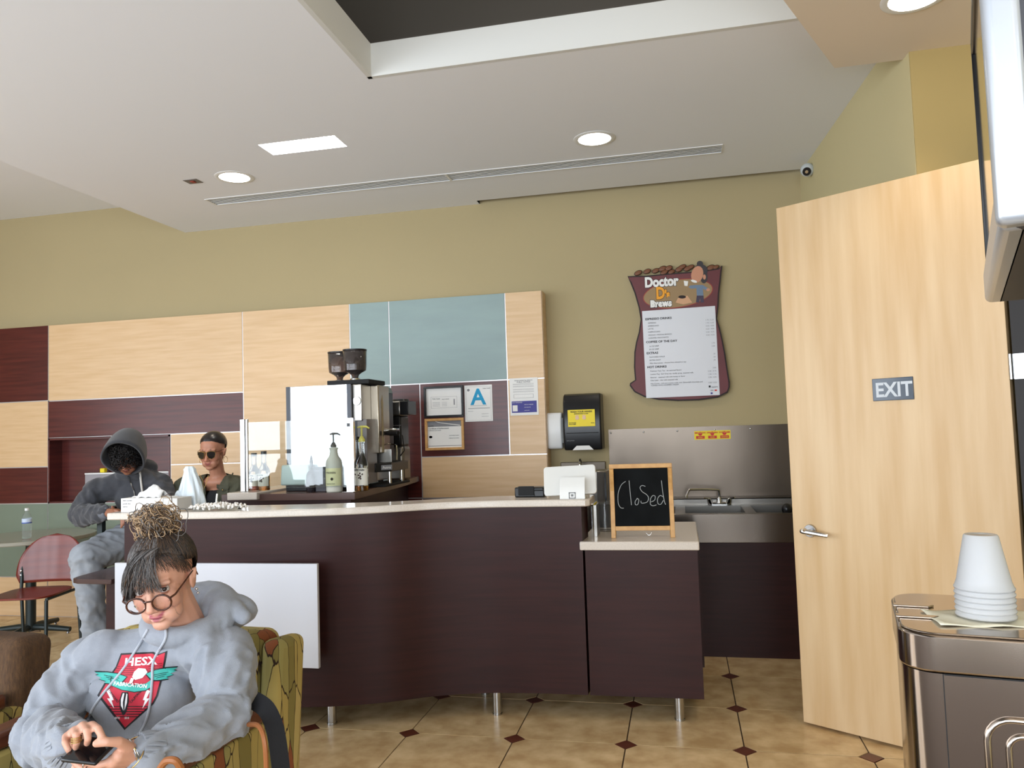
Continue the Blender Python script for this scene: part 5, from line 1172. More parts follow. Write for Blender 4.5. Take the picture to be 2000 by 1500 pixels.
# neck ring of the hood and the hood lying on the back
hr = []
for k in range(25):
    a_ = 2*PI*k/24; hr.append(NB+Vector((math.sin(a_)*.095, .022-math.cos(a_)*.092, -.028+.05*(1-math.cos(a_))*.5+(.016 if math.cos(a_) < 0 else 0))))
chain(b, hr, [.024+.008*(1-math.cos(2*PI*k/24)) for k in range(25)], 12)
b.ell(NB+Vector((.03, .10, -.005)), (.125, .07, .052), (0, -.1, 0), n=18)
chain(b, [NB+Vector((.05, .07, .035)), NB+Vector((.115, .06, .018)), NB+Vector((.15, .05, .0))], [.03, .026, .016], 12)
hoodie = grow(b, .0055, 5); cloth_folds(hoodie, .0075, 3.1, 7); arm_folds(hoodie, [(SR, ER), (ER, WR), (SL, EL), (EL, WL)], .014, 4.2)
# hollow the collar so the face and neck stand clear
co = coords(hoodie); L = np.array(HM.inverted()); h = np.c_[co, np.ones(len(co))] @ L.T
fc = np.array(HM @ Vector((0, -.02, -.045))); dd = co-fc[None, :]; ds = np.linalg.norm(dd/np.array([1, 1, 1])[None, :], axis=1)
w = (ds < .082) & (h[:, 2] > -.125); co[w] = fc+dd[w]/ds[w][:, None]*.082; setco(hoodie, co)
hb = bvh_of(hoodie); HOOD = part(hoodie, 'hoodie', M_GREYH, w1)
# ribbed cuffs
for a_, c_, r_ in ((WR, P(150, 1437, 1.475), .0395), (WL, P(262, 1468, 1.50), .038)):
    d_ = (c_-a_).normalized(); b = MB()
    for k in range(26):
        an = 2*PI*k/26; o1 = d_.orthogonal().normalized(); o2 = d_.cross(o1); o_ = (o1*math.cos(an)+o2*math.sin(an))*r_
        b.tube([a_+o_*1.06-d_*.012, a_+o_*1.08+d_*.012, a_+o_*.93+d_*.032], .0046, 5)
    b.build('ribbed_cuff', M_GREYH, w1, kind='stuff')
# drawstrings hanging on the cloth
def onto(p, lift): # drop a point along the view depth onto the hoodie front
    d_ = (p-EYE).normalized(); hit = hb.ray_cast(p-d_*.5, d_)
    return (hit[0]-d_*lift) if hit[0] is not None else p
for pts in ([(288, 1230), (270, 1262), (238, 1310), (205, 1350), (182, 1382), (172, 1405)], [(324, 1228), (322, 1250), (300, 1290), (297, 1330), (292, 1380), (284, 1410), (272, 1432)]):
    ws = [onto(P(x, y, 1.8), .004) for x, y in pts]; sm = [onto(p, .004) for p in bez(ws, 6)]
    MB().tube(sm, .0034, 8).build('drawstring', mat('drawstring_grey', rgb(176, 180, 188), .9), w1)
# print on the chest: shield, wings, banner, lettering
U = (P(326, 1275, 1.75)-P(238, 1275, 1.75)).normalized(); Vv = Vector((0, 0, 1)); 
def pp(px, py, lift): return onto(P(px, py, 1.8), lift)
def decal(name, poly, m, lift, step=3.0):
    "polygon in photo pixels -> dense patch lying on the cloth"
    b = bmesh.new(); vs = [b.verts.new((x, y, 0)) for x, y in poly]; b.faces.new(vs)
    xs = [p[0] for p in poly]; ys = [p[1] for p in poly]
    x = min(xs)+step
    while x < max(xs): bmesh.ops.bisect_plane(b, geom=b.verts[:]+b.edges[:]+b.faces[:], plane_co=(x, 0, 0), plane_no=(1, 0, 0)); x += step
    y = min(ys)+step
    while y < max(ys): bmesh.ops.bisect_plane(b, geom=b.verts[:]+b.edges[:]+b.faces[:], plane_co=(0, y, 0), plane_no=(0, 1, 0)); y += step
    for v in b.verts: v.co = pp(v.co.x, v.co.y, lift)
    me = bpy.data.meshes.new(name); b.to_mesh(me); b.free(); return part(me, name, m, HOOD)
def ltext(s, x, y, size, m, lift, rot=0, sx=1, shear=.15, bold=.045):
    cu = bpy.data.curves.new('t', 'FONT'); cu.body = s; cu.size = size; cu.shear = shear; cu.offset = bold*size*.6; cu.resolution_u = 2
    t = bpy.data.objects.new('tmp', cu); COL.objects.link(t); dg = bpy.context.evaluated_depsgraph_get(); me = bpy.data.meshes.new_from_object(t.evaluated_get(dg)); bpy.data.objects.remove(t)
    ca, sa = math.cos(rot), math.sin(rot)
    for v in me.vertices:
        u, w_ = v.co.x*sx, v.co.y; v.co = pp(x+u*ca-w_*-sa*-1*-1 if False else x+u*ca+w_*sa, y-w_*ca+u*sa, lift)
    return part(me, 'print_lettering', m, HOOD)
M_PR = mat('print_red', rgb(186, 38, 58), .6); M_PB = mat('print_black', rgb(26, 24, 28), .6); M_PT = mat('print_teal', rgb(62, 172, 160), .6); M_PW = mat('print_white', rgb(228, 226, 226), .6); M_PD = mat('print_dark_red', rgb(128, 24, 36), .6)
sh = [(236, 1276), (300, 1273), (308, 1278), (327, 1271), (324, 1290), (316, 1330), (308, 1360), (300, 1375), (243, 1426), (190, 1358), (205, 1332), (226, 1302)]
decal('print_shield', sh, M_PB, .0012); cxs, cys = 262, 1335
decal('print_shield', [(cxs+(x-cxs)*.93, cys+(y-cys)*.945) for x, y in sh], M_PR, .0018)
for k in range(5): y = 1301+k*4.2; decal('print_stripe', [(228-k*1.2, y), (262, y-1), (262, y+.8), (227-k*1.2, y+1.6)], M_PD, .0023, 6); decal('print_stripe', [(290, y-4), (317-k*.5, y-6), (316-k*.5, y-4), (290, y-2.2)], M_PD, .0023, 6)
for k in range(5): y = 1379+k*5; i_ = k*5.6; decal('print_stripe', [(208+i_, y), (294-i_, y), (293-i_, y+1.6), (209+i_, y+1.6)], M_PB, .0023, 6)
def wing(sgn, x0, y0):
    base = [(0, 0), (18, -6), (38, -9), (62, -10), (54, -5), (60, -4), (48, 1), (54, 3), (40, 7), (44, 10), (28, 12), (12, 12)]
    pts = [(x0+sgn*u, y0+v*1.05-(u*.03 if sgn > 0 else -u*.02)) for u, v in base]
    if sgn < 0: pts = pts[::-1]
    c0 = (sum(p[0] for p in pts)/len(pts), sum(p[1] for p in pts)/len(pts))
    decal('print_wing', [(c0[0]+(x-c0[0])*1.06, c0[1]+(y-c0[1])*1.22) for x, y in pts], M_PB, .0025); decal('print_wing', pts, M_PT, .0031)
    for k in range(3): decal('print_stripe', [(x0+sgn*(14+k*3), y0+2+k*3), (x0+sgn*(44-k*4), y0-4+k*4), (x0+sgn*(44-k*4), y0-3+k*4), (x0+sgn*(14+k*3), y0+3.2+k*3)][::sgn], M_PB, .0036, 8)
wing(-1, 247, 1322); wing(1, 285, 1316)
ban = [(218, 1324), (240, 1334), (262, 1338), (285, 1335), (296, 1327), (296, 1341), (284, 1348), (262, 1351), (238, 1347), (216, 1338)]
decal('print_banner', [(257+(x-257)*1.04, 1338+(y-1338)*1.14) for x, y in ban], M_PB, .0036); decal('print_banner', ban, M_PT, .0042)
ltext('HESX', 242, 1301, 22, M_PW, .0026, rot=-.06, sx=1.22); ltext('FABRICATION', 221, 1338, 10.5, M_PW, .0050, rot=.09, sx=.98)
ltext('HAYWARD', 211, 1350, 6.5, M_PB, .0026, rot=.9, sx=.9, shear=0); ltext('CALIFORNIA', 256, 1374, 6.5, M_PB, .0026, rot=-.85, sx=.9, shear=0); ltext('ESTD', 224, 1404, 5, M_PW, .0028, sx=.9, shear=0); ltext('2018', 243, 1404, 5, M_PW, .0028, sx=.9, shear=0)
decal('print_plug', [(262, 1312), (270, 1305), (284, 1306), (288, 1313), (278, 1324), (264, 1328), (258, 1322)], M_PW, .0046, 4); decal('print_plug', [(256, 1324), (262, 1325), (258, 1334), (252, 1334)], M_PW, .0046, 4)
for pl_ in ([(238, 1352), (250, 1352), (252, 1370), (246, 1392), (240, 1398), (234, 1384), (233, 1368)],): decal('print_spark', pl_, M_PB, .0030, 4)
decal('print_spark', [(240, 1354), (243, 1354), (240, 1372), (241, 1388), (236, 1378), (236, 1366)], M_PW, .0036, 4); decal('print_spark', [(247, 1354), (249, 1356), (248, 1372), (243, 1388), (244, 1370)], M_PW, .0036, 4)
for sgn, x0 in ((-1, 214), (1, 287)): decal('print_bolt', ([(x0, 1346), (x0+sgn*6, 1350), (x0+sgn*-1, 1364), (x0+sgn*5, 1364), (x0-sgn*9, 1384), (x0-sgn*4, 1368), (x0-sgn*8, 1367)])[::sgn], M_PW, .0026, 4)
# phone, rings, bracelets
ph = thing('smartphone', 'black smartphone held in both hands of the person in the grey hoodie', 'phone', tuple(P(175, 1464, 1.432)))
d1 = (P(212, 1468, 1.428)-P(137, 1460, 1.438)); ctr = P(176, 1466, 1.437)
ux = d1.normalized(); upv = Vector((-.1, -.35, .9)).normalized(); uy = upv.cross(ux).normalized(); upv = ux.cross(uy)
Mp = Matrix(((ux.x, uy.x, upv.x, ctr.x), (ux.y, uy.y, upv.y, ctr.y), (ux.z, uy.z, upv.z, ctr.z), (0, 0, 0, 1)))
MB().box((-.046, -.034, -.004), (.046, .034, .004)).xf(Mp).build('case', M_BLACK, ph, bevel=.003); MB().box((-.042, -.031, .0041), (.042, .031, .0046)).xf(Mp).build('screen', mat('phone_glass', rgb(14, 14, 16), .05), ph)
M_GOLD = mat('gold', rgb(206, 168, 104), .2, 1); M_SILV = mat('silver', rgb(200, 198, 194), .2, 1)
def ringat(c, axis, r, rr, name, m, parent, sq=1):
    ax = axis.normalized(); o1 = ax.orthogonal().normalized(); o2 = ax.cross(o1); MB().tube([c+(o1*math.cos(2*PI*k/24)+o2*math.sin(2*PI*k/24)*sq)*r for k in range(25)], rr, 6, cap=False).build(name, m, parent, smooth=180)
for k in range(3): ringat(P(149.5, 1440+k*4, 1.42), P(150, 1450, 1.42)-P(149, 1436, 1.42), .0098, .0012, 'ring', M_GOLD, w1)
ringat(P(168, 1492, 1.443), P(165, 1488, 1.44)-P(195, 1494, 1.445), .0105, .0014, 'ring', M_SILV, w1)
MB().ell(P(168, 1486, 1.432), (.008, .003, .005), n=12).build('ring_stone', mat('pearl', rgb(206, 196, 180), .2), w1)
aw = (WL-P(258, 1470, 1.495))
for k, (t_, r_, m_) in enumerate(((.15, .032, M_SILV), (.3, .034, M_GOLD), (.45, .034, M_SILV), (.6, .036, M_SILV), (.05, .031, M_GOLD), (.75, .037, M_SILV))):
    ringat(P(262, 1470, 1.50)+aw*(t_-.45)*.9+Vector((0, 0, -.002)), aw+Vector((0, .1*math.sin(k*2), .15*math.cos(k*3)))*.15, r_, .0014, 'bracelet', m_, w1)
# trousers and shoes
b = MB(); 
for s_, k, f_ in ((-1, KN[0], FT[0]), (1, KN[1], FT[1])): chain(b, [PV+Vector((s_*.09, 0, -.01)), (PV+Vector((s_*.09, 0, 0))+k)/2, k, f_+Vector((0, 0, .04))], [.115, .095, .075, .058], 16)
b.ell(PV+Vector((0, .02, -.0)), (.18, .13, .10), n=18)
part(grow(b, .009, 3), 'trousers', M_BLKC, w1)
for s_, f_ in ((-1, FT[0]), (1, FT[1])):
    b = MB(); chain(b, [f_+Vector((0, .01, -.035)), f_+Vector((0, -.07, -.045)), f_+Vector((0, -.15, -.052))], [.045, .042, .034], 14); me = grow(b, .006, 2)
    part(me, 'shoe', M_BLACKM, w1)

# =============================================================== patterned armchair and the brown one
M_UPH = mat('leaf_upholstery', rgb(150, 130, 76), .9)
def leaf_pattern(m):
    nt = m.node_tree; N = nt.nodes; L = nt.links; p = N['Principled BSDF']
    tc = N.new('ShaderNodeTexCoord'); mp = N.new('ShaderNodeMapping'); mp.inputs['Scale'].default_value = (34, 34, 7); L.new(tc.outputs['Object'], mp.inputs[0])
    ns = N.new('ShaderNodeTexNoise'); ns.inputs['Scale'].default_value = 1.3; L.new(mp.outputs[0], ns.inputs[0])
    mx = N.new('ShaderNodeMix'); mx.data_type = 'VECTOR'; mx.inputs[0].default_value = .25; L.new(mp.outputs[0], mx.inputs[4]); L.new(ns.outputs['Color'], mx.inputs[5])
    v = N.new('ShaderNodeTexVoronoi'); v.feature = 'DISTANCE_TO_EDGE'; v.inputs['Scale'].default_value = 1; L.new(mx.outputs[1], v.inputs[0])
    c = N.new('ShaderNodeTexVoronoi'); c.inputs['Scale'].default_value = 1; L.new(mx.outputs[1], c.inputs[0])
    sp_ = N.new('ShaderNodeSeparateColor'); L.new(c.outputs['Color'], sp_.inputs[0])
    r = N.new('ShaderNodeValToRGB'); r.color_ramp.interpolation = 'CONSTANT'; L.new(sp_.outputs[0], r.inputs[0])
    cs = [(0, rgb(168, 148, 84)), (.3, rgb(128, 116, 62)), (.5, rgb(176, 156, 96)), (.72, rgb(150, 140, 84)), (.84, rgb(132, 74, 40))]
    r.color_ramp.elements[0].color = cs[0][1]; r.color_ramp.elements[1].position = cs[1][0]; r.color_ramp.elements[1].color = cs[1][1]
    for q, col in cs[2:]: e = r.color_ramp.elements.new(q); e.color = col
    t = N.new('ShaderNodeValToRGB'); t.color_ramp.elements[0].position = .012; t.color_ramp.elements[1].position = .024; t.color_ramp.elements[0].color = (0, 0, 0, 1); L.new(v.outputs[0], t.inputs[0])
    m2 = N.new('ShaderNodeMix'); m2.data_type = 'RGBA'; L.new(t.outputs[0], m2.inputs[0]); m2.inputs[6].default_value = rgb(44, 28, 20); L.new(r.outputs[0], m2.inputs[7]); L.new(m2.outputs[2], p.inputs['Base Color'])
leaf_pattern(M_UPH)
M_ARMW = mat('chair_arm_wood', rgb(98, 52, 32), .35, col2=rgb(76, 38, 24), vscale=(30, 4, 30))
M_BROWNF = mat('brown_ribbed_fabric', rgb(92, 66, 42), .95, col2=rgb(70, 50, 34), vscale=(160, 160, 40), bump=.5, bscale=260)
def armchair(name, label, back_m, loc, rz, w=.74, bh=.91):
    t = thing(name, label, 'armchair', loc, rz, local=True, group='lounge armchairs')
    h = w/2
    MB().box((-h+.07, .02, .26), (h-.07, -.56, .44)).build('seat', back_m if back_m is M_BROWNF else M_UPH, t, bevel=.04, seg=4)
    TL = Matrix.Translation((0, 0, .4)) @ Matrix.Rotation(-.10, 4, 'X') @ Matrix.Translation((0, 0, -.4))
    e_ = .07 if back_m is M_UPH else .01; b = MB().box((-h+e_, .0, .40), (h-e_, .15, bh+.02)); b.xf(TL); b.build('back_cushion', back_m, t, bevel=.04, seg=5)
    if back_m is M_UPH:
     for s_ in (-1, 1): b = MB().box((s_*h, .01, .14), (s_*(h-.068), .17, bh)); b.xf(TL); b.build('back_wing', back_m, t, bevel=.028, seg=4)
    for s_ in (-1, 1):
        MB().box((s_*(h-.04)-.03, -.55, .14), (s_*(h-.04)+.03, .14, .595)).build('side_panel', M_UPH, t, bevel=.012, seg=3)
        MB().prism([(-.62, .60), (.0, .60), (.0, .645), (-.2, .65), (-.62, .64)], s_*(h-.035)-.036, s_*(h-.035)+.036, Matrix(((0, 0, 1, 0), (1, 0, 0, 0), (0, 1, 0, 0), (0, 0, 0, 1)))).build('armrest', M_ARMW, t, bevel=.012, seg=3)
        for y in (-.52, .10): MB().cone((s_*(h-.07), y, .14), (s_*(h-.065), y, 0), .026, .018).build('leg', M_ARMW, t)
    return t
ac = armchair('armchair', 'armchair with green and rust leaf pattern holding the person in the grey hoodie', M_UPH, (-1.545, 2.13, 0), math.radians(-4), w=.67, bh=.815)
ac2 = armchair('armchair', 'armchair with ribbed brown backrest at the lower left edge', M_BROWNF, (-2.45, 2.12, 0), math.radians(-6), w=.70, bh=.785)
# black shoulder bag hanging over the arm, tan handle
t = thing('handbag', 'black bag with a broad strap and tan handle hanging on the patterned armchair', 'bag', (-.98, 1.86, .3))
def band(name, pts, w, th, m):
    q = bez(pts, 6); b = MB(); prev = None
    for i, p in enumerate(q):
        tn = (q[min(i+1, len(q)-1)]-q[max(i-1, 0)]).normalized(); sd = tn.cross(Vector((.75, -.66, 0))).normalized(); nn = tn.cross(sd)
        ring = [b.bm.verts.new(p+sd*w*a_+nn*th*c_) for a_, c_ in ((-.5, -.5), (.5, -.5), (.5, .5), (-.5, .5))]
        if prev:
            for k in range(4): b.bm.faces.new((prev[k], prev[(k+1) % 4], ring[(k+1) % 4], ring[k]))
        else: b.bm.faces.new(ring)
        prev = ring
    b.bm.faces.new(prev[::-1]); return b.build(name, m, t, smooth=60)
band('strap', [P(497, 1368, 1.80), P(520, 1385, 1.78), P(536, 1420, 1.76), P(545, 1470, 1.75), P(552, 1540, 1.75), P(552, 1600, 1.76)], .042, .006, M_BLKC)
MB().box((-1.14, 1.62, .14), (-1.04, 1.90, .42)).build('bag_body', M_BLKC, t, bevel=.03, seg=4)
M_TAN = mat('tan_leather', rgb(150, 92, 50), .45)
MB().tube(bez([P(312, 1502, 1.44), P(325, 1486, 1.43), P(343, 1486, 1.43), P(354, 1502, 1.44)], 6), .0075, 8).build('tan_handle', M_TAN, t)
MB().tube(bez([P(486, 1415, 1.74), P(505, 1418, 1.70), P(516, 1445, 1.68), P(520, 1500, 1.68), P(520, 1560, 1.69)], 6), .006, 8).build('brown_handle', M_TAN, t)

# =============================================================== cafe chair, tables, stools
M_TUBE = mat('dark_green_steel', rgb(42, 50, 50), .35, .4); M_PLY = mat('cherry_plywood', rgb(118, 46, 34), .22, col2=rgb(98, 36, 28), vscale=(3, 3, 30))
def cafe_chair(label, loc, rz):
    t = thing('cafe_chair', label, 'chair', loc, rz, group='cherry plywood cafe chairs', local=True)
    def bk(u, v):
        x = (u-.5)*2; hw = .235*(1-.0*v)*math.sqrt(max(0, 1-max(0, (v-.15)/.85)**2.4*1.0))
        if v < .15: hw *= .90+.10*v/.15
        return Vector((x*hw, .20+.045*(1-(x*hw/.23)**2)+.04*v, .475+.325*v))
    MB().grid(bk, 20, 18).build('backrest', M_PLY, t, solid=.011, smooth=60, dbl=True)
    for s_ in (-1, 1):
        for z in (.52, .55): MB().ell((s_*.205, .207, z+.01), (.009, .005, .009), n=10).build('bolt', M_CHROME, t)
    sp_ = [(.2*math.copysign(abs(math.cos(a_))**.55, math.cos(a_)), -.01+.21*math.copysign(abs(math.sin(a_))**.6, math.sin(a_))) for a_ in [2*PI*k/32 for k in range(32)]]
    MB().prism(sp_, .44, .453).build('seat', M_PLY, t, bevel=.003)
    for s_ in (-1, 1):
        MB().tube([(s_*.195, .235, 0), (s_*.19, .19, .44), (s_*.205, .222, .56), (s_*.205, .232, .60)], .0115, 10).build('leg', M_TUBE, t)
        MB().tube([(s_*.195, -.20, 0), (s_*.18, -.17, .425)], .0115, 10).build('leg', M_TUBE, t)
        MB().tube([(s_*.18, -.17, .43), (s_*.19, .19, .43)], .010, 8).build('seat_rail', M_TUBE, t)
        for y in (.235, -.20): MB().cone((s_*.195, y, 0), (s_*.195, y, .012), .015).build('foot_cap', M_BLACK, t)
    return t
c1 = cafe_chair('glossy cherry plywood cafe chair pulled out from the round table', (-4.25, 4.41, 0), math.radians(14))
c2 = cafe_chair('cherry plywood cafe chair cut by the left edge, behind the nearer chair', (-4.98, 4.36, 0), math.radians(150))
t = thing('round_table', 'round pale laminate cafe table with a dark pedestal and cross foot', 'table', (-4.86, 5.02, 0))
RT = .44
MB().lathe([(RT-.005, .712), (RT, .718), (RT, .736), (RT-.004, .74), (.001, .74), (.001, .712)], (-4.86, 5.02, 0), 48, cap=False).build('tabletop', mat('pale_table_laminate', rgb(150, 146, 132), .18), t)
MB().cone((-4.86, 5.02, .03), (-4.86, 5.02, .712), .036).build('pedestal', M_TUBE, t)
for a_ in (.15, .15+PI/2):
    d_ = Vector((math.cos(a_), math.sin(a_), 0))*.31; c = Vector((-4.86, 5.02, .035)); MB().tube([c-d_, c-d_*.3+Vector((0, 0, .02)), c+d_*.3+Vector((0, 0, .02)), c+d_], [.018, .024, .024, .018], 10).build('cross_foot', M_TUBE, t)
    for s_ in (-1, 1): MB().lathe([(.012, 0), (.015, .008), (.01, .02)], (c.x+d_.x*s_*.95, c.y+d_.y*s_*.95, 0), 12).build('glide', M_CHROME, t)
wb = at(39, 1052, Y=4.80); 
t = thing('water_bottle', 'clear plastic water bottle with white cap and blue label on the round table', 'bottle', (wb.x, 4.86, .74))
pr = [(.026, 0), (.031, .006), (.029, .03), (.031, .045), (.029, .06), (.031, .075), (.029, .09), (.0315, .105), (.0315, .15), (.025, .172), (.013, .19), (.012, .205)]
MB().lathe(pr, (wb.x, 4.86, .7405), 24, cap=True).build('bottle_body', mat('thin_pet', (.92, .95, .97, 1), .05, trans=.95, ior=1.12), t, smooth=60)
MB().lathe([(.0325, .112), (.0325, .146)], (wb.x, 4.86, .7405), 24, cap=False).build('label_band', mat('bottle_blue_label', rgb(196, 208, 226), .5, alpha=.9), t, smooth=60); MB().lathe([(.033, .112), (.033, .119)], (wb.x, 4.86, .7405), 24, cap=False).build('blue_stripe', mat('stripe_blue', rgb(44, 74, 160), .5), t)
MB().cone((wb.x, 4.86, .944), (wb.x, 4.86, .962), .0145, n=20).build('cap', M_WHITE, t)
# low side table in front of the counter end
t = thing('side_table', 'small dark laminate table with a rounded corner beside the left end of the counter', 'table', (-2.93, 3.6, 0))
MB().prism([(-3.075, 3.47), (-3.06, 3.425), (-3.02, 3.405), (-2.815, 3.397), (-2.815, 3.82), (-3.10, 3.80)], .715, .74).build('tabletop', mat('dark_table_laminate', rgb(66, 46, 44), .2), t, bevel=.003)
MB().box((-2.93, 3.50, 0), (-2.865, 3.70, .715)).build('leg_panel', M_DARK, t)
# stools
def stool(label, loc, rz, arms=True):
    t = thing('bar_stool', label, 'bar stool', loc, rz, group='bar stools behind the counter end', local=True)
    MB().box((-.21, -.2, .70), (.21, .2, .75)).build('seat', mat('black_vinyl', rgb(30, 28, 30), .45), t, bevel=.02, seg=3)
    for sx in (-1, 1):
        for sy in (-1, 1): MB().tube([(sx*.23, sy*.22, 0), (sx*.20, sy*.18, .70)], .014, 10).build('leg', M_TUBE, t)
        if arms:
            MB().box((sx*.265-.018, -.14, .70), (sx*.265+.018, -.10, .99)).build('arm_post', M_TUBE, t, bevel=.003); MB().box((sx*.21, -.13, .70), (sx*.265, -.11, .715)).build('arm_bracket', M_TUBE, t)
            MB().prism([(-.035, -.20), (.035, -.20), (.03, .14), (-.03, .14)], .99, 1.012, Matrix.Translation((sx*.265, 0, 0))).build('armrest', M_BLACK, t, bevel=.008)
    for k in range(4):
        a_ = k*PI/2; c_, s_ = math.cos(a_), math.sin(a_); MB().tube([(c_*.21-s_*.19, s_*.21+c_*.19, .25), (c_*.21+s_*.19, s_*.21-c_*.19, .25)], .010, 8).build('footrest', M_TUBE, t)
    MB().box((-.2, .185, .86), (.2, .215, 1.08)).build('backrest', MATS['black_vinyl'], t, bevel=.012, seg=3)
    for sx in (-1, 1): MB().cone((sx*.15, .2, .72), (sx*.15, .2, .88), .012).build('back_post', M_TUBE, t)
    return t
MX, MY = -3.36, 4.42
stool('dark framed bar stool with armrests under the hooded person', (MX, MY, 0), math.radians(6))

# =============================================================== hooded person
m1 = thing('person', 'person in a dark grey zip hoodie with hood up and pale jeans, looking down', 'person', (MX, MY, 0))
q = P(246, 893, 4.22)
MR = Euler((0, 0, math.radians(24))).to_matrix().to_4x4() @ Euler((math.radians(34), 0, 0)).to_matrix().to_4x4()
MM = Matrix.Translation(q-MR @ Vector((0, -.03, 0))) @ MR
nb = MM @ Vector((0, .05, -.15))
pv = Vector((MX+.02, MY+.02, .84)); ch = Vector((nb.x+.0, nb.y+.07, nb.z-.16))
sr, sl = P(190, 962, 4.30), P(309, 950, 4.42)
er, el = P(160, 1006, 4.20), P(338, 1010, 4.26)
wr, wl = P(208, 1001, 4.03), P(262, 1010, 4.02)
kr, kl = P(168, 1088, 4.00), Vector((MX+.26, 3.98+.16, .78)); fr1, fl1 = P(172, 1262, 3.98)+Vector((0, .06, .02)), Vector((MX+.27, 4.16, .33))
b = MB(); head_forms(b, MM); chain(b, [MM @ Vector((0, .02, -.06)), nb, ch, pv], [.055, .057, .10, .11])
yk = nb+Vector((0, .04, -.07)); chain(b, [yk, sr, er, wr], [.06, .048, .038, .028]); chain(b, [yk, sl, el, wl], [.06, .048, .038, .028])
for hip, k_, f_ in ((pv+Vector((-.09, 0, 0)), kr, fr1), (pv+Vector((.09, 0, 0)), kl, fl1)): chain(b, [hip, k_, f_], [.075, .05, .036])
def hand(b, w, c, tips, r=.0095):
    chain(b, [w, c], [.027, .030]); 
    for tp in tips:
        mid = (c+tp)/2+Vector((0, -.012, .012)); chain(b, [c+(tp-c)*.25, mid, tp], [r+.002, r, r*.8], 8)
hc = P(228, 1003, 3.98); hand(b, wr, hc, [hc+Vector((.045, -.04, .016-.011*k)) for k in range(4)]+[hc+Vector((.01, -.05, .045))])
hc2 = P(262, 1012, 3.96); hand(b, wl, hc2, [hc2+Vector((-.055, -.04, .01-.019*k)) for k in range(4)]+[hc2+Vector((-.01, -.05, .04))])
me = grow(b, .006, 3); eye_dents(me, MM); co = coords(me); SK = (lin(150), lin(100), lin(76)); cols = np.tile(np.array(SK), (len(co), 1)); head_paint(co, MM, SK, (lin(120), lin(66), lin(58)), (.02, .015, .013), cols, scalp=(.01, .01, .01)); set_cols(me, cols); part(me, 'body', M_SKIN, m1)
# curls
random.seed(5); ps = []; rs = []
for k in range(420):
    a_ = random.uniform(-1.5, 1.5); z0 = random.uniform(-.045, .115); base = Vector((math.sin(a_)*.075, -.02-math.cos(a_)*.085*(1 if z0 < .08 else .8), z0))
    if abs(base.x) < .03 and z0 < -.012: continue
    rr = random.uniform(.006, .013); ax = Vector((random.uniform(-1, 1), random.uniform(-1, 1), random.uniform(-1, 1))).normalized(); o1 = ax.orthogonal().normalized(); o2 = ax.cross(o1)
    ps.append([MM @ (base+(o1*math.cos(t_*.75)+o2*math.sin(t_*.75))*rr+ax*(t_*.0022)) for t_ in range(12)]); rs.append([.0018]*11+[.0008])
tubes('curly_hair', ps, rs, mat('black_curls', rgb(24, 20, 20), .5), m1, 4, kind='stuff')
b = MB(); b2 = MB().ell((0, .0, .045), (.076, .088, .075), n=20); b2.xf(MM); part(grow(b2, .006, 2), 'hair', MATS['black_curls'], m1)
# hood: open shell around the head
def hood(u, v):
    an = u*2*PI; rim = 1.0-v; k_ = math.sin(v*PI/2)
    ry = -.085+.225*k_*1.0; sc = math.cos(v*PI/2*.97)**.55
    x = math.sin(an)*.118*sc*(1+.04*math.sin(3*an)); z = (math.cos(an)*(.150 if math.cos(an) > 0 else .135))*sc+.020
    return MM @ Vector((x, ry-(.03*math.cos(an) if v < .3 else .03*math.cos(an)*(1-v)), z))
MB().grid(hood, 44, 14, closeu=True).build('hood', M_DKH, m1, solid=.012, smooth=180)
b = MB(); chain(b, [ch, (ch+pv)/2+Vector((0, -.01, 0)), pv+Vector((0, 0, .05))], [.15, .155, .155], 20)
b.ell(ch+Vector((0, .02, .06)), (.19, .11, .09), n=18); chain(b, [yk, sr], [.085, .078], 16); chain(b, [yk, sl], [.085, .078], 16)
chain(b, [sr, (sr+er)/2+Vector((-.015, 0, .01)), er, (er+wr)/2, wr], [.078, .068, .066, .056, .043], 16); chain(b, [sl, (sl+el)/2, el, (el+wl)/2, wl], [.078, .068, .064, .056, .043], 16)
b.ell(nb+Vector((0, .0, -.035)), (.105, .095, .045), n=16); b.ell(nb+Vector((.0, .09, .0)), (.11, .06, .06), n=16)
hm = grow(b, .009, 4); cloth_folds(hm, .009, 7.7, 7); arm_folds(hm, [(sr, er), (er, wr), (sl, el), (el, wl)], .013, 2.2); hb = bvh_of(hm); part(hm, 'hoodie', M_DKH, m1)
for a_, c_ in ((wr, hc), (wl, hc2)): d_ = (c_-a_).normalized(); MB().cone(a_-d_*.03, a_+d_*.03, .043, .036, 20).build('ribbed_cuff', mat('cuff_grey', rgb(104, 108, 116), .9), m1, bevel=.006)
z0 = [onto(P(x, y, 4.1), .006) for x, y in ((250, 930), (256, 945), (262, 962), (264, 985))]
MB().tube(bez(z0, 5), .004, 6).build('zipper', M_SATIN, m1)
z0 = [onto(P(x, y, 4.1), .01) for x, y in ((273, 921), (275, 938), (278, 962))]; MB().tube(bez(z0, 5), .0065, 8).build('drawstring', mat('pale_cord', rgb(196, 192, 186), .9), m1)
z0 = [onto(P(x, y, 4.1), .004) for x, y in ((228, 921), (236, 924), (244, 923))]; MB().tube(z0, .006, 8).build('shirt_collar', M_PAPER, m1)
b = MB()
for hip, k_, f_ in ((pv+Vector((-.09, 0, -.0)), kr, fr1), (pv+Vector((.09, 0, 0)), kl, fl1)): chain(b, [hip, (hip+k_)/2+Vector((0, 0, -.01)), k_, (k_*.45+f_*.55), f_+Vector((0, 0, .03))], [.125, .105, .085, .07, .064], 18)
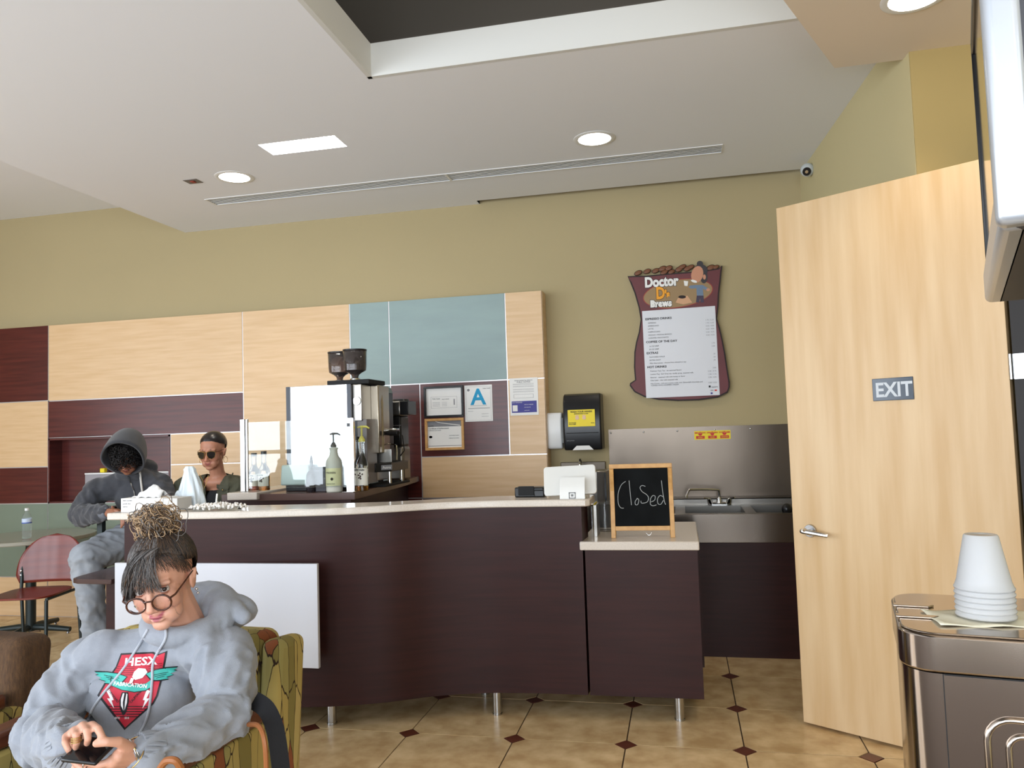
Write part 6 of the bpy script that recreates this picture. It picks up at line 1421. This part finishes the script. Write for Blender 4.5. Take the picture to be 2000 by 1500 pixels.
b.ell(pv+Vector((0, .03, .0)), (.19, .14, .10), n=18); me = grow(b, .009, 3); cloth_folds(me, .008, 2.2, 8); arm_folds(me, [(pv, kr), (kr, fr1)], .010, 6.1, .16); part(me, 'jeans', M_DENIM, m1)
for f_ in (fr1, fl1):
    b = MB(); chain(b, [f_+Vector((0, .02, -.035)), f_+Vector((0, -.08, -.045)), f_+Vector((0, -.15, -.05))], [.05, .046, .036], 14); part(grow(b, .008, 2), 'shoe', M_BLACKM, m1)

# =============================================================== person in the olive jacket
WX, WY = -2.93, 4.50
stool('dark framed bar stool under the person in the olive jacket', (WX-.02, WY+.12, 0), math.radians(10), False)
m2 = thing('person', 'person in sunglasses and an open olive jacket looking down behind the counter', 'person', (WX, WY, 0))
MR = Euler((0, 0, math.radians(8))).to_matrix().to_4x4() @ Euler((math.radians(10), 0, 0)).to_matrix().to_4x4()
MM = Matrix.Translation(P(404, 886, 4.38)-MR @ Vector((0, -.08, 0))) @ MR; HM2 = MM
nb = MM @ Vector((0, .035, -.15)); ch = nb+Vector((.01, .05, -.17)); pv = Vector((WX, WY+.08, .83)); yk = nb+Vector((0, .035, -.06))
sr, sl = P(361, 955, 4.50), P(459, 955, 4.48); er, el = P(350, 1000, 4.42), P(474, 1004, 4.40); wr, wl = P(378, 1012, 4.20), P(436, 1016, 4.18)
kr, kl = Vector((WX-.12, 4.16, .72)), Vector((WX+.13, 4.16, .72)); f1, f2 = Vector((WX-.12, 4.22, .34)), Vector((WX+.13, 4.22, .34))
b = MB(); head_forms(b, MM, wide=.97); chain(b, [MM @ Vector((0, .02, -.06)), nb, ch+Vector((0, .01, 0)), pv], [.046, .047, .085, .10]); chain(b, [yk, sr, er, wr], [.05, .042, .034, .026]); chain(b, [yk, sl, el, wl], [.05, .042, .034, .026])
b.ell(nb+Vector((.0, .015, -.06)), (.10, .065, .05), n=18)
for hip, k_, f_ in ((pv+Vector((-.09, 0, 0)), kr, f1), (pv+Vector((.09, 0, 0)), kl, f2)): chain(b, [hip, k_, f_], [.075, .05, .036])
hc = P(392, 1014, 4.14); hand(b, wr, hc, [hc+Vector((.055, -.03, .015-.018*k)) for k in range(4)]+[hc+Vector((.02, -.04, .04))]); hc2 = P(422, 1018, 4.13); hand(b, wl, hc2, [hc2+Vector((-.055, -.03, .015-.018*k)) for k in range(4)]+[hc2+Vector((-.02, -.04, .04))])
me = grow(b, .005, 3); eye_dents(me, MM); co = coords(me); SK = (lin(176), lin(122), lin(96)); cols = np.tile(np.array(SK), (len(co), 1)); head_paint(co, MM, SK, (lin(140), lin(72), lin(66)), (.02, .015, .013), cols, scalp=(.012, .01, .01), fr=.42); set_cols(me, cols); part(me, 'body', M_SKIN, m2)
M_SLEEK = mat('sleek_hair', rgb(34, 28, 28), .28); hair_cap(MM, M_SLEEK, m2, (.0785, .104, .084), .42); b = MB().ell((0, .128, .0), (.030, .026, .028), n=20).xf(MM).build('hair_bun', M_SLEEK, m2, smooth=180)
sg2 = thing('sunglasses', 'dark aviator sunglasses worn by the person in the olive jacket', 'sunglasses', tuple(MM @ Vector((0, -.1, -.01))))
for s_ in (-1, 1):
    pts = [(s_*(.006+.052*u), v) for u, v in ((.05, .016), (.5, .020), (.95, .016), (1.0, .0), (.85, -.020), (.5, -.030), (.2, -.022), (.02, -.002))]
    q_ = [(x, -.1005+abs(x)*.28, z-.004) for x, z in pts]
    MB().tube([MM @ Vector(p) for p in q_+[q_[0]]], .0014, 6, cap=False).build('rim', M_GOLD, sg2)
    b = MB(); c_ = MM @ Vector((s_*.032, -.094, -.008)); vs = [b.bm.verts.new(MM @ Vector(p)) for p in q_]; b.bm.faces.new(vs); b.build('lens', mat('dark_lens', rgb(16, 15, 17), .06), sg2, solid=.0015, smooth=0)
    MB().tube([MM @ Vector((s_*.058, -.084, .008)), MM @ Vector((s_*.073, -.05, .010)), MM @ Vector((s_*.078, .0, .010))], .0016, 6).build('temple_arm', M_TORT, sg2)
MB().tube([MM @ Vector((-.008, -.098, .010)), MM @ Vector((0, -.101, .012)), MM @ Vector((.008, -.098, .010))], .0014, 6).build('bridge', M_GOLD, sg2)
for s_ in (-1, 1):
    c_ = MM @ Vector((s_*.080, .002, -.058)); MB().tube([c_+Vector((math.cos(a_)*.004, math.cos(a_)*.016, math.sin(a_)*.020)) for a_ in [2*PI*k/20 for k in range(21)]], .0013, 6, cap=False).build('hoop_earring', M_GOLD, m2)
b = MB(); chain(b, [ch+Vector((0, -.01, -.02)), (ch+pv)/2, pv+Vector((0, 0, .03))], [.108, .11, .12], 18); part(grow(b, .008, 3), 'top', M_BLKC, m2)
# jacket: back and sleeves closed form, cut open along the front
b = MB(); chain(b, [ch+Vector((0, .015, 0)), (ch+pv)/2+Vector((0, .01, 0)), pv+Vector((0, .01, .04))], [.138, .138, .145], 20); b.ell(ch+Vector((0, .035, .075)), (.175, .09, .075), n=18)
chain(b, [yk+Vector((0, .02, -.01)), sr], [.07, .072], 16); chain(b, [yk+Vector((0, .02, -.01)), sl], [.07, .072], 16)
chain(b, [sr, (sr+er)/2, er, (er+wr)/2, wr], [.072, .064, .058, .05, .04], 16); chain(b, [sl, (sl+el)/2, el, (el+wl)/2, wl], [.072, .064, .058, .05, .04], 16)
jm = grow(b, .008, 3); cloth_folds(jm, .007, 1.3, 9); arm_folds(jm, [(sr, er), (er, wr), (sl, el), (el, wl)], .011, 5.2)
hb = bvh_of(jm)
bm = bmesh.new(); bm.from_mesh(jm); dl = []
for f in bm.faces:
    c_ = f.calc_center_median(); dx = c_.x-ch.x; dz = c_.z-(ch.z+.15)
    if c_.y < ch.y+.02 and abs(dx+.012) < .030+max(0, .075+dz*.38) and c_.z < nb.z+.05 and dz < .1: 
        if abs(dx+.012) < (.035 if dz < -.2 else .035+(.2+dz)*.22): dl.append(f)
bmesh.ops.delete(bm, geom=dl, context='FACES'); bm.to_mesh(jm); bm.free()
jk = part(jm, 'jacket', M_OLJ, m2); sd = jk.modifiers.new('solid', 'SOLIDIFY'); sd.thickness = .004; sd.offset = -1
for s_ in (-1, 1): # stand-up collar leaves, shoulder straps, flap pockets
    b = MB().grid(lambda u, v, s_=s_: nb+Vector((s_*(.052+.022*v+.02*math.sin(u*PI)), .065-.115*u, -.075+.03*(1-u)+v*.040-.03*u)), 10, 5); b.build('collar_leaf', M_OLJ, m2, solid=.006, smooth=180)
    a_ = sr if s_ < 0 else sl; n2 = nb+Vector((s_*.07, .04, -.05)); pass
hbk = hb
pa = [P(x, y, 4.3) for x, y in ((424, 946), (447, 950), (446, 957), (435, 960), (424, 954))]
def onto2(p, lift): d_ = (p-EYE).normalized(); h_ = hbk.ray_cast(p-d_*.5, d_); return (h_[0]-d_*lift) if h_[0] is not None else p
b = MB(); vs = [b.bm.verts.new(onto2(p, .006)) for p in pa]; b.bm.faces.new(vs); b.build('pocket_flap', M_OLJ, m2, solid=.006)
b = MB(); vs = [b.bm.verts.new(onto2(P(x, y, 4.3), .003)) for x, y in ((424, 956), (446, 958), (446, 978), (424, 976))]; b.bm.faces.new(vs); b.build('pocket', M_OLJ, m2, solid=.004)
MB().ell(onto2(P(435, 957, 4.3), .009), .005, n=10).build('button', M_GOLD, m2)
MB().tube([P(393, 926, 4.37)+Vector((0, -.02, 0)), P(397, 940, 4.36), P(396, 958, 4.34), P(393, 967, 4.33)], .0016, 6).tube([P(407, 928, 4.37), P(402, 945, 4.36), P(395, 962, 4.34), P(393, 967, 4.33)], .0016, 6).build('necklace', M_GOLD, m2); MB().ell(P(392, 972, 4.32), (.008, .004, .014), n=10).build('pendant', M_GOLD, m2)
b = MB()
for hip, k_, f_ in ((pv+Vector((-.09, 0, -.0)), kr, f1), (pv+Vector((.09, 0, 0)), kl, f2)): chain(b, [hip, k_, f_+Vector((0, 0, .03))], [.11, .075, .055], 16)
part(grow(b, .010, 3), 'trousers', M_BLKC, m2)
for f_ in (f1, f2):
    b = MB(); chain(b, [f_+Vector((0, .02, -.035)), f_+Vector((0, -.08, -.045)), f_+Vector((0, -.14, -.05))], [.045, .042, .034], 14); part(grow(b, .008, 2), 'shoe', M_BLACKM, m2)

# =============================================================== ice maker with cups, on its side table
ZI = 1.12
ca = at(1757, 1237, Z=ZI); cb_ = at(2000, 1253, Z=ZI); ang = math.atan2(cb_.y-ca.y, cb_.x-ca.x)
M_MIR = mat('dark_mirror_steel', rgb(176, 164, 154), .15, 1); M_MIRL = mat('polished_lid', rgb(186, 174, 162), .18, 1)
IW, ID = .40, .27
im = thing('ice_maker', 'polished stainless countertop ice maker with side louvres at the lower right', 'appliance', (ca.x, ca.y, .74), ang, local=True)
def rounded_rect2(x0, y0, x1, y1, r, n=8):
    p = []
    for cx, cy, a0 in ((x1-r, y0+r, -PI/2), (x1-r, y1-r, 0), (x0+r, y1-r, PI/2), (x0+r, y0+r, PI)):
        for k in range(n+1): a_ = a0+PI/2*k/n; p.append((cx+r*math.cos(a_), cy+r*math.sin(a_)))
    return p
H0 = ZI-.74
MB().prism(rounded_rect(.004, .004, IW-.004, ID-.004, .042), .02, H0-.052).build('body', M_MIR, im, smooth=30)
MB().prism(rounded_rect(0, 0, IW, ID, .045), H0-.05, H0).build('lid_band', M_MIR, im, bevel=.003, smooth=30)
b = MB().prism(rounded_rect(.004, .004, IW-.004, ID-.004, .043), H0+.0002, H0+.003); b.build('lid', M_MIRL, im, bevel=.0015)
for y in (ID*.35, ID*.62):
    MB().prism([(.0, y-.012), (.05, y-.012), (.058, y), (.05, y+.003), (.0, y+.003)], H0+.0032, H0+.006).build('hinge_cover', M_MIRL, im, bevel=.001)
MB().box((.050, .0028, .02), (.0512, .0045, H0-.052)).build('seam', M_BLACKM, im); MB().box((.052, .0030, H0-.0535), (IW-.045, .0042, H0-.0515)).build('seam', M_BLACKM, im)
def frame_tube(x0, x1, z0, z1, r, rad, nm):
    pts = [(x, .003, z) for x, z in [(x0+r-r*math.cos(a_), z1-r+r*math.sin(a_)) for a_ in [PI/2*k/6 for k in range(7)]]]
    pts = [(x0, .003, z0)]+pts+[(x1-r+r*math.sin(a_), .003, z1-r+r*math.cos(a_)) for a_ in [PI/2*k/6 for k in range(7)]]+[(x1, .003, z0)]
    MB().tube(pts, rad, 8).build(nm, M_MIRL, im, smooth=180)
frame_tube(.098, .36, .03, H0-.105, .03, .0045, 'pressed_frame'); frame_tube(.122, .34, .03, H0-.125, .018, .004, 'pressed_frame')
for k in range(8):
    z = H0-.155-k*.022
    MB().ell((.215, .002, z), (.058, .010, .0065), (0, .03, 0), 16).build('louvre', M_MIRL, im, label='pressed louvre')
MB().box((.0015, .0, .1), (.012, .008, .125)).build('sticker', M_PAPER, im, bevel=.001)
for x in (.04, IW-.04):
    for y in (.04, ID-.04): MB().cone((x, y, 0), (x, y, .021), .014).build('foot', M_BLACK, im)
t = thing('side_table', 'dark side table standing under the ice maker', 'table', (ca.x, ca.y, 0), ang, local=True)
MB().box((-.03, -.03, .705), (IW+.05, ID+.05, .7395)).build('tabletop', MATS['dark_table_laminate'], t, bevel=.003)
for x in (.0, IW+.0):
    for y in (.0, ID+.0): MB().box((x-.015, y-.015, 0), (x+.025, y+.025, .705)).build('leg', M_DARK, t)
cc = at(1926, 1207, Z=ZI+.005)
nk = MB(); Mn = Matrix.Translation((cc.x, cc.y, 0))
def nap(u, v, w=.150, d=.095, rot=.2, z=ZI+.0045):
    x, y = (u-.5)*w, (v-.5)*d; c_, s_ = math.cos(ang+rot), math.sin(ang+rot); e_ = max(0, abs(u-.5)*2-.8)
    return Vector((cc.x+x*c_-y*s_, cc.y+x*s_+y*c_, z+.006*e_+.0012*math.sin(u*14+v*9)))
tag(MB().grid(nap, 16, 12).build('napkin', mat('napkin_cream', rgb(226, 220, 196), .85), solid=.0012, smooth=180), 'cream paper napkin lying flat under the stack of cups', 'napkin')
M_CUPF = mat('frosted_cup', rgb(236, 236, 236), .3, trans=.6, ior=1.3)
NAMES = ['bottommost frosted cup of the upside down stack on the ice maker', 'second frosted cup from the bottom of the stack on the ice maker', 'third frosted cup from the bottom of the stack on the ice maker', 'fourth frosted cup from the bottom of the stack on the ice maker', 'fifth frosted cup from the bottom of the stack on the ice maker', 'topmost frosted cup, whose base crowns the stack on the ice maker']
RB = .037; hcup = (at(1918, 1043, Y=cc.y).z-(ZI+.009))
for k in range(6):
    z = ZI+.0085+k*.0078; hh = hcup-5*.0078
    o = MB().lathe([(RB+.0015, 0), (RB+.0022, .0022), (RB+.0008, .004), (RB-.002, .012), (.0225, hh-.002), (.021, hh), (.001, hh)], (cc.x, cc.y, z), 36, cap=False).build('plastic_cup', M_CUPF, smooth=40, solid=.0005)
    tag(o, NAMES[k], 'cup', 'frosted cup stack on the ice maker')

# =============================================================== wall television at the upper right edge
n1 = at(1972, 445, D=.95); f1_ = at(1935, 592, D=1.62)
d_ = (f1_-n1); d_.z = 0; LT = d_.length; ux = d_.normalized(); nrm = Vector((-ux.y, ux.x, 0))
if nrm.dot(EYE-n1) < 0: nrm = -nrm
tv = thing('television', 'wall television seen from the side with a silver bezel at the upper right edge', 'television', (n1.x, n1.y, f1_.z))
tilt = Matrix.Rotation(0, 4, 'X')
def TB(a0, a1, y0, y1, z0, z1):
    b = MB(); o = Vector((n1.x, n1.y, f1_.z)); M4 = Matrix(((ux.x, nrm.x, 0, o.x), (ux.y, nrm.y, 0, o.y), (0, 0, 1, o.z), (0, 0, 0, 1))); b.box((a0, y0, z0), (a1, y1, z1)); b.xf(M4); return b
HT = .56; M_TVS = mat('television_silver', rgb(186, 190, 196), .3, .5)
TB(0, LT, -.07, -.006, 0, HT).build('case', mat('television_back', rgb(60, 60, 64), .5), tv, bevel=.01)
TB(.035, LT-.012, -.006, -.001, .07, HT-.03).build('screen', mat('screen_gloss', rgb(10, 10, 12), .04, coat=1), tv)
TB(-.004, .035, -.03, .014, .0, HT).build('bezel', M_TVS, tv, bevel=.012, seg=4)
TB(.035, LT, -.03, .010, .0, .07).build('bezel', M_TVS, tv, bevel=.012, seg=4)
TB(LT-.012, LT, -.02, .004, .07, HT).build('bezel', M_BLACK, tv, bevel=.003, label='thin black far bezel')
TB(.035, LT-.012, -.02, .004, HT-.03, HT).build('bezel', M_BLACK, tv, bevel=.003, label='thin black far bezel')
TB(LT*.5-.05, LT*.5+.05, -.30, -.07, .22, .32).build('wall_bracket', M_BLACKM, tv)
